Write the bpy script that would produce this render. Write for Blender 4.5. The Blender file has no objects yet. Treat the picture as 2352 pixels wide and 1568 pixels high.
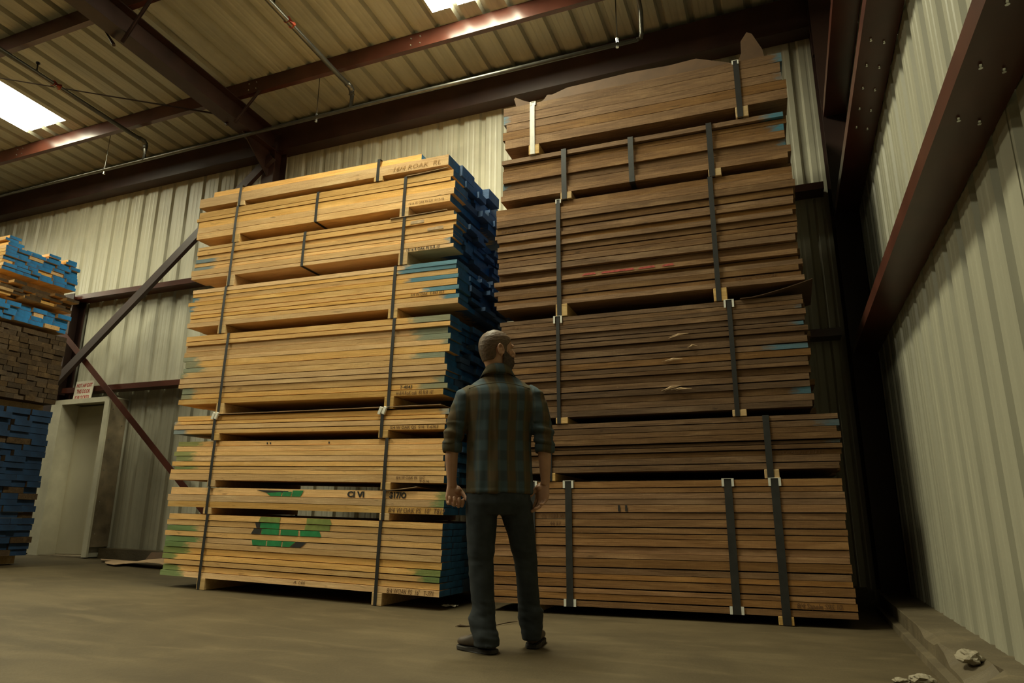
import bpy, bmesh, math, random
from mathutils import Vector, Matrix, noise
random.seed(7)
sc = bpy.context.scene
C = sc.collection
R = math.radians

# ------------------------------------------------------------------ camera
YAW, PITCH, ROLL, FPX, CAMH = R(21.71), R(14.5), R(0.256), 1568.0, 0.70
cam_d = bpy.data.cameras.new('camera')
cam_d.sensor_width = 36.0
cam_d.lens = FPX / 2352.0 * 36.0
cam_d.clip_start = 0.05
cam_d.clip_end = 200
cam = bpy.data.objects.new('camera', cam_d)
C.objects.link(cam)
_f = Vector((-math.sin(YAW) * math.cos(PITCH), math.cos(YAW) * math.cos(PITCH), math.sin(PITCH)))
_r = Vector((math.cos(YAW), math.sin(YAW), 0))
_u = _r.cross(_f)
_r2 = _r * math.cos(ROLL) + _u * math.sin(ROLL)
_u2 = _u * math.cos(ROLL) - _r * math.sin(ROLL)
cam.matrix_world = Matrix(((_r2.x, _u2.x, -_f.x, 0), (_r2.y, _u2.y, -_f.y, 0), (_r2.z, _u2.z, -_f.z, CAMH), (0, 0, 0, 1)))
sc.camera = cam

# ------------------------------------------------------------------ light and exposure
sc.view_settings.view_transform = 'Standard'
sc.view_settings.look = 'None'
sc.view_settings.gamma = 1
sc.view_settings.exposure = 0.0
sc.view_settings.use_curve_mapping = False
wd = bpy.data.worlds.new('world')
sc.world = wd
wd.use_nodes = True
wd.node_tree.nodes['Background'].inputs[0].default_value = (1.0, 0.95, 0.66, 1)
wd.node_tree.nodes['Background'].inputs[1].default_value = 0.014
# skylights of the roof: (x0, x1, y0, y1, strength); those out of view are added, each strength set for what it lights
WARM = (1.0, 0.97, 0.69)
SKYLIGHTS = [(-3.27, -2.36, 2.70, 5.74, 46.0), (-10.07, -9.23, 2.70, 5.74, 29.0), (-16.80, -15.95, 2.70, 5.74, 60.0),
             (-3.27, -2.36, -1.6, 1.4, 8.0), (-10.07, -9.23, -1.6, 1.4, 70.0)]

# ------------------------------------------------------------------ node helpers
def new_mat(name):
    m = bpy.data.materials.new(name)
    m.use_nodes = True
    nt = m.node_tree
    return m, nt, nt.nodes['Principled BSDF']

class NT:
    def __init__(s, nt): s.nt = nt
    def n(s, t, **kw):
        nd = s.nt.nodes.new(t)
        for k, v in kw.items(): setattr(nd, k, v)
        return nd
    def l(s, a, b): s.nt.links.new(a, b)
    def coord(s, which='Object', scale=(1, 1, 1), loc=None):
        tc = s.n('ShaderNodeTexCoord'); mp = s.n('ShaderNodeMapping')
        mp.inputs['Scale'].default_value = scale
        s.l(tc.outputs[which], mp.inputs['Vector'])
        if loc is not None: s.l(loc, mp.inputs['Location'])
        return mp.outputs[0]
    def noise(s, vec, scale=5, detail=4, rough=0.55, dist=0.0):
        t = s.n('ShaderNodeTexNoise')
        t.inputs['Scale'].default_value = scale; t.inputs['Detail'].default_value = detail
        t.inputs['Roughness'].default_value = rough; t.inputs['Distortion'].default_value = dist
        s.l(vec, t.inputs['Vector'])
        return t.outputs['Fac']
    def ramp(s, fac, stops):
        r = s.n('ShaderNodeValToRGB')
        el = r.color_ramp.elements
        while len(el) < len(stops): el.new(0.5)
        for e, (p, c) in zip(el, stops):
            e.position = p; e.color = tuple(c) + (1,) if len(c) == 3 else c
        s.l(fac, r.inputs[0])
        return r.outputs[0]
    def mix(s, fac, a, b, mode='MIX'):
        m = s.n('ShaderNodeMix', data_type='RGBA', blend_type=mode)
        for sock, v in ((m.inputs['Factor'], fac), (m.inputs['A'], a), (m.inputs['B'], b)):
            if isinstance(v, (int, float)): sock.default_value = v
            elif isinstance(v, tuple): sock.default_value = v if len(v) == 4 else v + (1,)
            else: s.l(v, sock)
        return m.outputs['Result']
    def math(s, op, a, b=None, c=None, clamp=False):
        m = s.n('ShaderNodeMath', operation=op, use_clamp=clamp)
        for i, v in enumerate((a, b, c)):
            if v is None: continue
            if isinstance(v, (int, float)): m.inputs[i].default_value = v
            else: s.l(v, m.inputs[i])
        return m.outputs[0]
    def sstep(s, x, lo, hi):
        m = s.n('ShaderNodeMapRange', interpolation_type='SMOOTHSTEP')
        s.l(x, m.inputs['Value'])
        m.inputs['From Min'].default_value = lo; m.inputs['From Max'].default_value = hi
        return m.outputs[0]
    def attr(s, name):
        return s.n('ShaderNodeAttribute', attribute_type='OBJECT', attribute_name=name).outputs['Fac']
    def bump(s, h, strength, dist, bsdf):
        b = s.n('ShaderNodeBump')
        b.inputs['Strength'].default_value = strength; b.inputs['Distance'].default_value = dist
        s.l(h, b.inputs['Height']); s.l(b.outputs[0], bsdf.inputs['Normal'])

def plain(name, col, rough=0.6, metal=0.0, var=0.15, scale=6.0, spec=0.5):
    m, nt, b = new_mat(name); h = NT(nt)
    v = h.coord('Object')
    f = h.noise(v, scale, 5)
    lo = tuple(c * (1 - var) for c in col); hi = tuple(min(1, c * (1 + var)) for c in col)
    h.l(h.ramp(f, [(0.3, lo), (0.7, hi)]), b.inputs['Base Color'])
    b.inputs['Roughness'].default_value = rough; b.inputs['Metallic'].default_value = metal
    b.inputs['Specular IOR Level'].default_value = spec
    return m

M = {}
def wood(name, base, dark, light, streak=0.35, contrast=1.0):
    m, nt, b = new_mat(name); h = NT(nt)
    oi = h.n('ShaderNodeObjectInfo')
    rnd = oi.outputs['Random']
    comb = h.n('ShaderNodeCombineXYZ')
    for i, k in enumerate((37.0, 11.0, 23.0)): h.l(h.math('MULTIPLY', rnd, k), comb.inputs[i])
    g1 = h.noise(h.coord('Object', (1.6, 34, 34), comb.outputs[0]), 2.2, 9, 0.72, 0.7)
    g2 = h.noise(h.coord('Object', (0.9, 5, 5), comb.outputs[0]), 2.2, 4, 0.55, 0.4)
    saw = h.noise(h.coord('Object', (60, 6, 4), comb.outputs[0]), 1.5, 2)
    col = h.mix(h.sstep(g1, 0.32, 0.72), dark, base)
    col = h.mix(h.math('MULTIPLY', h.sstep(g2, 0.5, 0.75), 0.6), col, light)
    col = h.mix(h.math('MULTIPLY', h.sstep(saw, 0.5, 0.7), 0.16), col, dark)
    # weather stains: dark blotches with a shape of their own
    st = h.noise(h.coord('Object', (1.6, 9, 9), comb.outputs[0]), 1.7, 7, 0.68, 0.8)
    col = h.mix(h.math('MULTIPLY', h.sstep(st, 0.60, 0.76), streak), col, tuple(c * 0.30 for c in dark))
    sf = h.noise(h.coord('Object', (14, 40, 30), comb.outputs[0]), 2.0, 3, 0.7)
    col = h.mix(h.math('MULTIPLY', h.sstep(sf, 0.62, 0.74), 0.45), col, light)
    kn = h.noise(h.coord('Object', (3.2, 16, 16), comb.outputs[0]), 1.3, 2)
    col = h.mix(h.math('MULTIPLY', h.sstep(kn, 0.70, 0.78), 0.7), col, tuple(c * 0.35 for c in dark))
    # board to board variation
    hsv = h.n('ShaderNodeHueSaturation')
    h.l(col, hsv.inputs['Color'])
    wn = h.n('ShaderNodeTexWhiteNoise', noise_dimensions='1D'); h.l(rnd, wn.inputs['W'])
    h.l(h.math('MULTIPLY_ADD', rnd, 0.55 * contrast, 1.0 - 0.30 * contrast), hsv.inputs['Value'])
    h.l(h.math('MULTIPLY_ADD', wn.outputs['Value'], 0.22, 0.84), hsv.inputs['Saturation'])
    col = hsv.outputs[0]
    # end-paint overspray on some boards (custom properties of each board)
    tc = h.n('ShaderNodeTexCoord'); sx = h.n('ShaderNodeSeparateXYZ'); h.l(tc.outputs['Object'], sx.inputs[0])
    X = sx.outputs['X']
    edge = h.noise(h.coord('Object', (9, 30, 30), comb.outputs[0]), 1.6, 4)
    for end, sgn in (('r', 1), ('l', -1)):
        d = h.math('SUBTRACT', h.attr('half'), h.math('MULTIPLY', X, sgn))          # distance from that end
        ln = h.attr('spray_' + end)
        q = h.math('SUBTRACT', h.math('MULTIPLY_ADD', edge, 0.22, ln), h.math('ADD', d, 0.11))
        q = h.math('MULTIPLY', h.sstep(q, -0.02, 0.10), h.math('GREATER_THAN', ln, 0.001))
        pc = h.mix(h.attr('green_' + end), (0.035, 0.20, 0.30), (0.02, 0.19, 0.06))
        pc = h.mix(h.attr('navy'), pc, (0.016, 0.075, 0.18))
        col = h.mix(h.math('MULTIPLY', q, h.attr('amt')), col, pc)
    h.l(col, b.inputs['Base Color'])
    b.inputs['Roughness'].default_value = 0.75
    b.inputs['Specular IOR Level'].default_value = 0.25
    h.bump(h.math('ADD', g1, h.math('MULTIPLY', saw, 0.35)), 0.6, 0.005, b)
    return m

M['oak'] = wood('oak', (0.80, 0.47, 0.165), (0.60, 0.335, 0.105), (0.86, 0.58, 0.25), 0.62, 0.75)
M['walnut'] = wood('walnut', (0.29, 0.152, 0.056), (0.15, 0.074, 0.026), (0.40, 0.23, 0.095), 0.65, 1.0)
M['dark_walnut'] = wood('dark_walnut', (0.205, 0.108, 0.041), (0.105, 0.052, 0.019), (0.30, 0.175, 0.08), 0.65, 1.0)
M['fresh_walnut'] = wood('fresh_walnut', (0.36, 0.185, 0.066), (0.22, 0.105, 0.035), (0.46, 0.255, 0.10), 0.45, 0.9)
M['rough_brown'] = wood('rough_brown', (0.105, 0.064, 0.030), (0.055, 0.032, 0.015), (0.165, 0.105, 0.05), 0.5, 1.3)
M['bearer_wood'] = wood('bearer_wood', (0.66, 0.43, 0.17), (0.48, 0.29, 0.10), (0.76, 0.55, 0.25), 0.12, 0.4)
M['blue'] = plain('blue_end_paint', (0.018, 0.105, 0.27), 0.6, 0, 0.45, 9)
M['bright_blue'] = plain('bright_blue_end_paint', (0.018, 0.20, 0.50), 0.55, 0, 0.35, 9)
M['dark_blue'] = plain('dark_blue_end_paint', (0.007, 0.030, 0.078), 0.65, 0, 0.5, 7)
M['green'] = plain('green_stencil_paint', (0.012, 0.20, 0.055), 0.7, 0, 0.25, 14)
M['faint_green'] = plain('faint_green_paint', (0.20, 0.25, 0.055), 0.7, 0, 0.2, 14)
M['ink'] = plain('black_stencil_ink', (0.018, 0.015, 0.012), 0.7, 0, 0.2, 14)
M['pencil'] = plain('marker_ink', (0.13, 0.062, 0.024), 0.8, 0, 0.1, 14)
M['pale_pencil'] = plain('faint_marker', (0.36, 0.20, 0.065), 0.8, 0, 0.1, 14)
M['pink'] = plain('pink_chalk', (0.42, 0.075, 0.06), 0.9, 0, 0.3, 40)
M['splinter'] = plain('splintered_wood', (0.48, 0.33, 0.19), 0.8, 0, 0.2, 20)
M['steel_red'] = plain('red_oxide_steel', (0.068, 0.020, 0.012), 0.29, 0, 0.3, 3, 0.5)
M['steel_dark'] = plain('dark_painted_steel', (0.030, 0.012, 0.008), 0.5, 0, 0.3, 3, 0.4)
M['pipe'] = plain('black_iron_pipe', (0.10, 0.095, 0.08), 0.35, 0.7, 0.2, 8)
M['galv'] = plain('galvanised_bolt', (0.75, 0.76, 0.74), 0.25, 0.9, 0.1, 8)
M['valve_red'] = plain('red_valve', (0.36, 0.05, 0.02), 0.5, 0, 0.1, 8)
M['strap'] = plain('black_strap', (0.013, 0.012, 0.011), 0.6, 0, 0.2, 30, 0.5)
M['steel_strap'] = plain('grey_steel_strap', (0.034, 0.034, 0.032), 0.5, 0.3, 0.25, 12, 0.6)
M['white_strap'] = plain('pale_strap', (0.62, 0.60, 0.54), 0.45, 0, 0.1, 20)
M['protector'] = plain('white_edge_protector', (0.74, 0.73, 0.66), 0.5, 0, 0.1, 20)
M['tag'] = plain('white_plastic_tag', (0.75, 0.72, 0.62), 0.5, 0, 0.1, 30)
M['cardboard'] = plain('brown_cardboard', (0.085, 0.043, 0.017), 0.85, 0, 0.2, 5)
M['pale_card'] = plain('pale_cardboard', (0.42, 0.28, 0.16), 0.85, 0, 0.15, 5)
M['door'] = plain('door_paint', (0.60, 0.55, 0.40), 0.5, 0, 0.06, 2)
M['trim'] = plain('door_trim_paint', (0.55, 0.51, 0.38), 0.5, 0, 0.12, 5)
M['board_side'] = plain('stained_fibreboard', (0.20, 0.155, 0.095), 0.8, 0, 0.45, 4)
M['sign'] = plain('sign_white', (0.70, 0.64, 0.52), 0.5, 0, 0.05, 4)
M['sign_red'] = plain('sign_red_lettering', (0.42, 0.03, 0.02), 0.5, 0, 0.1, 4)

def sheet_metal(name, col, rough, along):
    m, nt, b = new_mat(name); h = NT(nt)
    sc_ = {'z': (3.5, 3.5, 0.35), 'y': (3.5, 0.35, 3.5)}[along]
    st = h.noise(h.coord('Object', sc_), 2.0, 6, 0.6)
    sp = h.noise(h.coord('Object', (1, 1, 1)), 0.9, 5, 0.6)
    c = h.mix(h.sstep(st, 0.35, 0.7), tuple(k * 0.86 for k in col), col)
    c = h.mix(h.math('MULTIPLY', h.sstep(sp, 0.5, 0.72), 0.45), c, tuple(k * 0.55 for k in col))
    h.l(c, b.inputs['Base Color'])
    b.inputs['Roughness'].default_value = rough
    b.inputs['Specular IOR Level'].default_value = 0.5
    h.bump(sp, 0.15, 0.02, b)
    return m
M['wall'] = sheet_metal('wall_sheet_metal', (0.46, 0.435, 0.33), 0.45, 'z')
M['wall_shaded'] = sheet_metal('shaded_wall_sheet_metal', (0.34, 0.325, 0.24), 0.45, 'z')  # same metal as the back wall, darkened to imitate weaker light on this side
M['roof'] = sheet_metal('roof_sheet_metal', (0.40, 0.385, 0.30), 0.42, 'y')

def concrete(name, base, dark, light, bump=0.3):
    m, nt, b = new_mat(name); h = NT(nt)
    a = h.noise(h.coord('Object'), 0.8, 8, 0.62, 0.4)
    d = h.noise(h.coord('Object', (0.7, 2.2, 1)), 2.3, 8, 0.65, 0.8)
    f = h.noise(h.coord('Object'), 42, 4, 0.7)
    c = h.mix(h.sstep(a, 0.35, 0.7), dark, base)
    c = h.mix(h.math('MULTIPLY', h.sstep(d, 0.48, 0.72), 0.55), c, light)
    c = h.mix(h.math('MULTIPLY', h.sstep(d, 0.46, 0.30), 0.35), c, tuple(k * 0.7 for k in dark))
    c = h.mix(h.math('MULTIPLY', f, 0.22), c, tuple(k * 0.6 for k in dark))
    h.l(c, b.inputs['Base Color'])
    b.inputs['Roughness'].default_value = 0.62
    b.inputs['Specular IOR Level'].default_value = 0.3
    h.bump(h.math('ADD', f, h.math('MULTIPLY', d, 2.0)), bump, 0.006, b)
    return m
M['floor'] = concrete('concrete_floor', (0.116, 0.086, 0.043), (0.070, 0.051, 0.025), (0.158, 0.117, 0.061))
M['curb'] = concrete('concrete_curb', (0.17, 0.135, 0.08), (0.095, 0.073, 0.042), (0.25, 0.195, 0.11), 0.8)
M['chip'] = concrete('broken_concrete', (0.46, 0.41, 0.30), (0.25, 0.21, 0.14), (0.55, 0.5, 0.4), 1.0)

def emit(name, col, s):
    m = bpy.data.materials.new(name); m.use_nodes = True
    nt = m.node_tree; nt.nodes.clear()
    e = nt.nodes.new('ShaderNodeEmission'); o = nt.nodes.new('ShaderNodeOutputMaterial')
    e.inputs[0].default_value = col + (1,); e.inputs[1].default_value = s
    nt.links.new(e.outputs[0], o.inputs[0])
    return m

# ------------------------------------------------------------------ mesh helpers
def link(name, me, mats=None, parent=None):
    o = bpy.data.objects.new(name, me); C.objects.link(o)
    for m in (mats or []): me.materials.append(m)
    if parent is not None: o.parent = parent
    return o
def tag(o, label=None, cat=None, group=None, kind=None):
    if label: o['label'] = label
    if cat: o['category'] = cat
    if group: o['group'] = group
    if kind: o['kind'] = kind
    return o
def thing(name, label, cat, loc=(0, 0, 0), rot=(0, 0, 0), group=None):
    o = bpy.data.objects.new(name, None); C.objects.link(o)
    o.empty_display_size = 0.2
    o.location = loc; o.rotation_euler = rot
    return tag(o, label, cat, group)
def bm_obj(name, bm, mats, parent=None, smooth=False):
    me = bpy.data.meshes.new(name)
    bmesh.ops.recalc_face_normals(bm, faces=bm.faces)
    bm.to_mesh(me); bm.free()
    if smooth:
        me.polygons.foreach_set('use_smooth', [True] * len(me.polygons))
    return link(name, me, mats if isinstance(mats, (list, tuple)) else [mats], parent)
def box(bm, x0, x1, y0, y1, z0, z1, mi=0, mat=None):
    vs = [bm.verts.new(v) for v in ((x0, y0, z0), (x1, y0, z0), (x1, y1, z0), (x0, y1, z0), (x0, y0, z1), (x1, y0, z1), (x1, y1, z1), (x0, y1, z1))]
    if mat is not None:
        for v in vs: v.co = mat @ v.co
    for f in ((0, 3, 2, 1), (4, 5, 6, 7), (0, 1, 5, 4), (1, 2, 6, 5), (2, 3, 7, 6), (3, 0, 4, 7)):
        bm.faces.new([vs[i] for i in f]).material_index = mi
    return vs
def bevel(bm, w=0.004, seg=1):
    bmesh.ops.bevel(bm, geom=list(bm.edges), offset=w, segments=seg, affect='EDGES', clamp_overlap=True)
def extrude_profile(bm, pts, a, b, closed=True, mi=0):
    """pts: list of (p, q) in the plane normal to the segment; a/b: matrices or functions mapping (p,q)->Vector"""
    A = [bm.verts.new(a(p, q)) for p, q in pts]; B = [bm.verts.new(b(p, q)) for p, q in pts]
    n = len(pts)
    for i in range(n if closed else n - 1):
        j = (i + 1) % n
        bm.faces.new((A[i], A[j], B[j], B[i])).material_index = mi
    if closed:
        bm.faces.new(list(reversed(A))).material_index = mi; bm.faces.new(B).material_index = mi
def frame_of(d):
    d = d.normalized()
    up = Vector((0, 0, 1)) if abs(d.z) < 0.95 else Vector((0, 1, 0))
    x = d.cross(up).normalized(); y = x.cross(d).normalized()
    return x, y, d
def tube(bm, pts, rad, n=10, caps=True, mi=0):
    pts = [Vector(p) for p in pts]
    rads = rad if isinstance(rad, (list, tuple)) else [rad] * len(pts)
    rings = []
    x0 = None
    for i, p in enumerate(pts):
        d = (pts[min(i + 1, len(pts) - 1)] - pts[max(i - 1, 0)])
        if x0 is None: x, y, d = frame_of(d)
        else:
            d = d.normalized(); x = (x0 - d * x0.dot(d)).normalized(); y = d.cross(x)
        x0 = x
        rings.append([bm.verts.new(p + (x * math.cos(2 * math.pi * k / n) + y * math.sin(2 * math.pi * k / n)) * rads[i]) for k in range(n)])
    for a, b in zip(rings, rings[1:]):
        for k in range(n):
            bm.faces.new((a[k], a[(k + 1) % n], b[(k + 1) % n], b[k])).material_index = mi
    if caps:
        bm.faces.new(list(reversed(rings[0]))).material_index = mi; bm.faces.new(rings[-1]).material_index = mi
def text_mesh(name, body, size, mat, parent, matrix, bold=0.0, ext=0.0006, shear=0.0, width=None):
    cu = bpy.data.curves.new(name, 'FONT')
    cu.body = body; cu.size = size; cu.extrude = ext; cu.offset = bold; cu.shear = shear; cu.resolution_u = 2
    to = bpy.data.objects.new(name, cu); C.objects.link(to)
    me = bpy.data.meshes.new_from_object(to.evaluated_get(bpy.context.evaluated_depsgraph_get()))
    bpy.data.objects.remove(to)
    if width and len(me.vertices):
        xs = [v.co.x for v in me.vertices]; k = width / max(1e-6, max(xs) - min(xs))
        for v in me.vertices: v.co.x = (v.co.x - min(xs)) * k
    me.materials.clear()
    o = link(name, me, [mat], parent)
    o.matrix_local = matrix
    return o

# ------------------------------------------------------------------ the setting
SLOPE = 0.0253      # the slab rises gently to the left of the dark stack
def floor_z(x):
    t = -(x + 2.5)
    if t <= -0.4: return 0.0
    if t >= 0.4: return SLOPE * t
    return SLOPE * (t + 0.4) ** 2 / 1.6
bm = bmesh.new()
xs = [-21, -19] + [-17 + 0.5 * i for i in range(27)] + [-3.5 + 0.1 * i for i in range(0, 22)] + [-1.0, 0.0, 1.2]
xs = sorted(set(round(x, 3) for x in xs)); ys = [-7, -3, 0, 2, 4, 6, 7.3]
g = [[bm.verts.new((x, y, floor_z(x))) for y in ys] for x in xs]
for i in range(len(xs) - 1):
    for j in range(len(ys) - 1): bm.faces.new((g[i][j], g[i + 1][j], g[i + 1][j + 1], g[i][j + 1]))
o = bm_obj('floor', bm, M['floor'], smooth=True); tag(o, kind='structure')

YB, XR = 7.0, 0.83
PITCH_RIB = 0.305
def rpanel(u0, u1, phase, deep=0.032):
    """R-panel profile as (u, outward offset): flat pan, one deep rib per foot, two small stiffening ribs"""
    pts = []
    k = math.floor((u0 - phase) / PITCH_RIB)
    while True:
        u = phase + k * PITCH_RIB
        if u > u1: break
        for du, off in ((-0.047, 0), (-0.026, deep), (0.026, deep), (0.047, 0),
                        (0.096, 0), (0.108, 0.003), (0.122, 0.003), (0.134, 0), (0.171, 0), (0.183, 0.003), (0.197, 0.003), (0.209, 0)):
            if u0 <= u + du <= u1: pts.append((u + du, off))
        k += 1
    return [(u0, 0)] + pts + [(u1, 0)]
def roof_z(y): return 6.16 + 0.05 * (7.0 - y)
# back wall, with the doorway cut out
DX0, DX1, DZ = -9.80, -8.78, 2.24
bm = bmesh.new()
for x0, x1, z0, z1 in ((-21, DX0, 0.0, 6.3), (DX0, DX1, DZ, 6.3), (DX1, 1.0, 0.0, 6.3)):
    pts = rpanel(x0, x1, -3.20)
    extrude_profile(bm, pts, lambda p, q: Vector((p, YB + q, z0)), lambda p, q: Vector((p, YB + q, z1)), closed=False)
o = bm_obj('wall_back', bm, M['wall']); tag(o, kind='structure')
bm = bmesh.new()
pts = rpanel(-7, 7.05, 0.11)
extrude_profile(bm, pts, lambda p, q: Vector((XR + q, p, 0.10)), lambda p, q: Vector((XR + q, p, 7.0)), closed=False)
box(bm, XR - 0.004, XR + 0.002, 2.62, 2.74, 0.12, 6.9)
o = bm_obj('wall_right', bm, M['wall_shaded']); tag(o, kind='structure')
# roof sheets with openings where the skylights sit
bm = bmesh.new()
def roof_strip(x0, x1, y0, y1):
    pts = rpanel(x0, x1, -3.00, 0.055)
    extrude_profile(bm, pts, lambda p, q: Vector((p, y0, roof_z(y0) + q)), lambda p, q: Vector((p, y1, roof_z(y1) + q)), closed=False)
cols = [(-21, -16.80), (-15.95, -10.07), (-9.23, -3.27), (-2.36, 1.0)]
for c in cols: roof_strip(c[0], c[1], -7, 7.05)
roof_strip(-16.80, -15.95, -7, 2.70); roof_strip(-16.80, -15.95, 5.74, 7.05)
for x0, x1 in ((-10.07, -9.23), (-3.27, -2.36)):
    for y0, y1 in ((-7, -1.6), (1.4, 2.70), (5.74, 7.05)): roof_strip(x0, x1, y0, y1)
o = bm_obj('ceiling', bm, M['roof']); tag(o, kind='structure')
for i, (x0, x1, y0, y1, s) in enumerate(SKYLIGHTS):
    bm = bmesh.new()
    z0, z1 = roof_z(y0), roof_z(y1)
    pts = rpanel(x0, x1, -3.00, 0.055)
    extrude_profile(bm, pts, lambda p, q: Vector((p, y0, z0 + q + 0.004)), lambda p, q: Vector((p, y1, z1 + q + 0.004)), closed=False)
    o = bm_obj('window_%d' % (i + 1), bm, emit('skylight_daylight_%d' % (i + 1), WARM, s)); tag(o, kind='structure')
# concrete curb under the back wall, to the right of the door
def slab_prism(bm, pts_xy, zf0, zf1):
    lo = [bm.verts.new((x, y, zf0(x))) for x, y in pts_xy]; hi = [bm.verts.new((x, y, zf1(x))) for x, y in pts_xy]
    n = len(pts_xy)
    for i in range(n): bm.faces.new((lo[i], lo[(i + 1) % n], hi[(i + 1) % n], hi[i]))
    bm.faces.new(lo[::-1]); bm.faces.new(hi)
bm = bmesh.new()
slab_prism(bm, [(-8.70, 6.86), (0.55, 6.86), (0.55, 7.04), (-8.70, 7.04)], lambda x: floor_z(x) - 0.01, lambda x: floor_z(x) + 0.13)
o = bm_obj('baseboard_back', bm, M['curb']); tag(o, kind='structure')
# curb along the right wall with a broken edge
bm = bmesh.new()
N = 70
rows = []
for i in range(N + 1):
    y = -2.0 + (6.86 + 2.0) * i / N
    chip = 0.0
    for cy, w, d in ((4.35, 0.30, 0.055), (3.75, 0.28, 0.10), (3.45, 0.20, 0.11), (2.9, 0.3, 0.08)):
        chip += d * max(0, 1 - abs(y - cy) / w) * (0.7 + 0.6 * random.random())
    j = 0.006 * noise.noise(Vector((0, y * 6, 3)))
    rows.append([(0.555, y, -0.01), (0.560 + j, y, 0.035), (0.600 + j, y, 0.04), (0.602 + j, y, 0.125 - chip * 0.9), (0.606 + chip, y, 0.127 - chip * 0.35), (0.70 + chip * 0.2, y, 0.128), (0.87, y, 0.125), (0.87, y, -0.01)])
vr = [[bm.verts.new(p) for p in r] for r in rows]
for a, b_ in zip(vr, vr[1:]):
    for k in range(len(a) - 1): bm.faces.new((a[k], a[k + 1], b_[k + 1], b_[k]))
bm.faces.new(vr[0]); bm.faces.new(vr[-1][::-1])
o = bm_obj('baseboard_right', bm, M['curb']); tag(o, kind='structure')

# ------------------------------------------------------------------ structural steel
def cee(bm, a, b, w, h, open_dir, lip=0.02, t=0.004):
    """C purlin from a to b; w = flange, h = web; open_dir = unit vector the flanges point to; web faces -open_dir"""
    a, b = Vector(a), Vector(b); d = (b - a).normalized(); o_ = Vector(open_dir); v = d.cross(o_).normalized()
    if v.z < 0 or (abs(v.z) < 0.1 and v.y < 0): v = -v
    prof = [(w, -h / 2 + lip), (w, -h / 2), (0, -h / 2), (0, h / 2), (w, h / 2), (w, h / 2 - lip),
            (w - t, h / 2 - lip), (w - t, h / 2 - t), (t, h / 2 - t), (t, -h / 2 + t), (w - t, -h / 2 + t), (w - t, -h / 2 + lip)]
    extrude_profile(bm, prof, lambda p, q: a + o_ * p + v * q, lambda p, q: b + o_ * p + v * q)
def ibeam(bm, a, b, depth, width, vert, tf=0.012, tw=0.008):
    a, b = Vector(a), Vector(b); d = (b - a).normalized(); v = Vector(vert); v = (v - d * v.dot(d)).normalized(); s = d.cross(v).normalized()
    H, Wd = depth / 2, width / 2
    prof = [(-Wd, -H), (Wd, -H), (Wd, -H + tf), (tw / 2, -H + tf), (tw / 2, H - tf), (Wd, H - tf), (Wd, H), (-Wd, H), (-Wd, H - tf), (-tw / 2, H - tf), (-tw / 2, -H + tf), (-Wd, -H + tf)]
    extrude_profile(bm, prof, lambda p, q: a + s * p + v * q, lambda p, q: b + s * p + v * q)
def bolts(parent, pts, axis, r=0.012):
    for p in pts:
        bm = bmesh.new(); p = Vector(p)
        tube(bm, [p, p + Vector(axis) * 0.012], r, 6)
        bm_obj('bolt', bm, M['galv'], parent)

PURL = [(5.95, 'long reddish roof purlin lit by the skylights, nearest to the back wall'), (4.30, 'second roof purlin from the back wall, crossing the top left corner'), (2.65, 'roof purlin behind the second one, above the frame'), (1.0, None), (-0.65, None), (-2.3, None)]
for y, lab in PURL:
    zt = roof_z(y) - 0.005
    t = thing('roof_purlin', lab or 'dark steel roof purlin over the open floor, out of the frame', 'beam', (-8, y, zt - 0.2), group=None if lab else 'purlins over the open floor')
    bm = bmesh.new()
    cee(bm, (-9, 0.0, 0.10), (8.9, 0.0, 0.10), 0.065, 0.20, (0, 1, 0))
    bm_obj('web', bm, M['steel_red'], t)
    if y == 5.95:
        for x in (-6.55, -6.0, -10.5, -3.6, -0.4):
            bolts(t, [(x + 8 + dx, 0.0, dz) for dx in (-0.06, 0.06) for dz in (0.05, 0.14)], (0, -1, 0), 0.009)
for x, lab in ((-6.30, 'deep dark red rafter crossing the roof towards the back column'), (-13.0, 'far left rafter beyond the frame')):
    t = thing('roof_rafter', lab, 'beam', (x, 6.7, 5.6))
    bm = bmesh.new()
    sl = Vector((0, -1, 0.05)).normalized()
    a = Vector((0, 0.05, 0.17)); ibeam(bm, a, a + sl * 13, 0.31, 0.20, (0, 0, 1))
    bm_obj('beam', bm, M['steel_dark'], t)
    for py in (5.95, 4.30):
        bm = bmesh.new()
        for sx in (-1, 1):
            p0 = Vector((0.06 * sx, py - 6.7 , 0.03)); p1 = Vector((0.42 * sx, py - 6.7, roof_z(py) - 0.20 - 5.6))
            tube(bm, [p0, p1], 0.022, 4)
        bm_obj('fly_brace', bm, M['steel_dark'], t)
    bm = bmesh.new()
    prof = [(0.05, 0.02), (-0.55, 0.04), (0.05, -0.42)]
    extrude_profile(bm, prof, lambda p, q: Vector((-0.008, p, q)), lambda p, q: Vector((0.008, p, q)))
    bm_obj('haunch', bm, M['steel_dark'], t)
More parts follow.
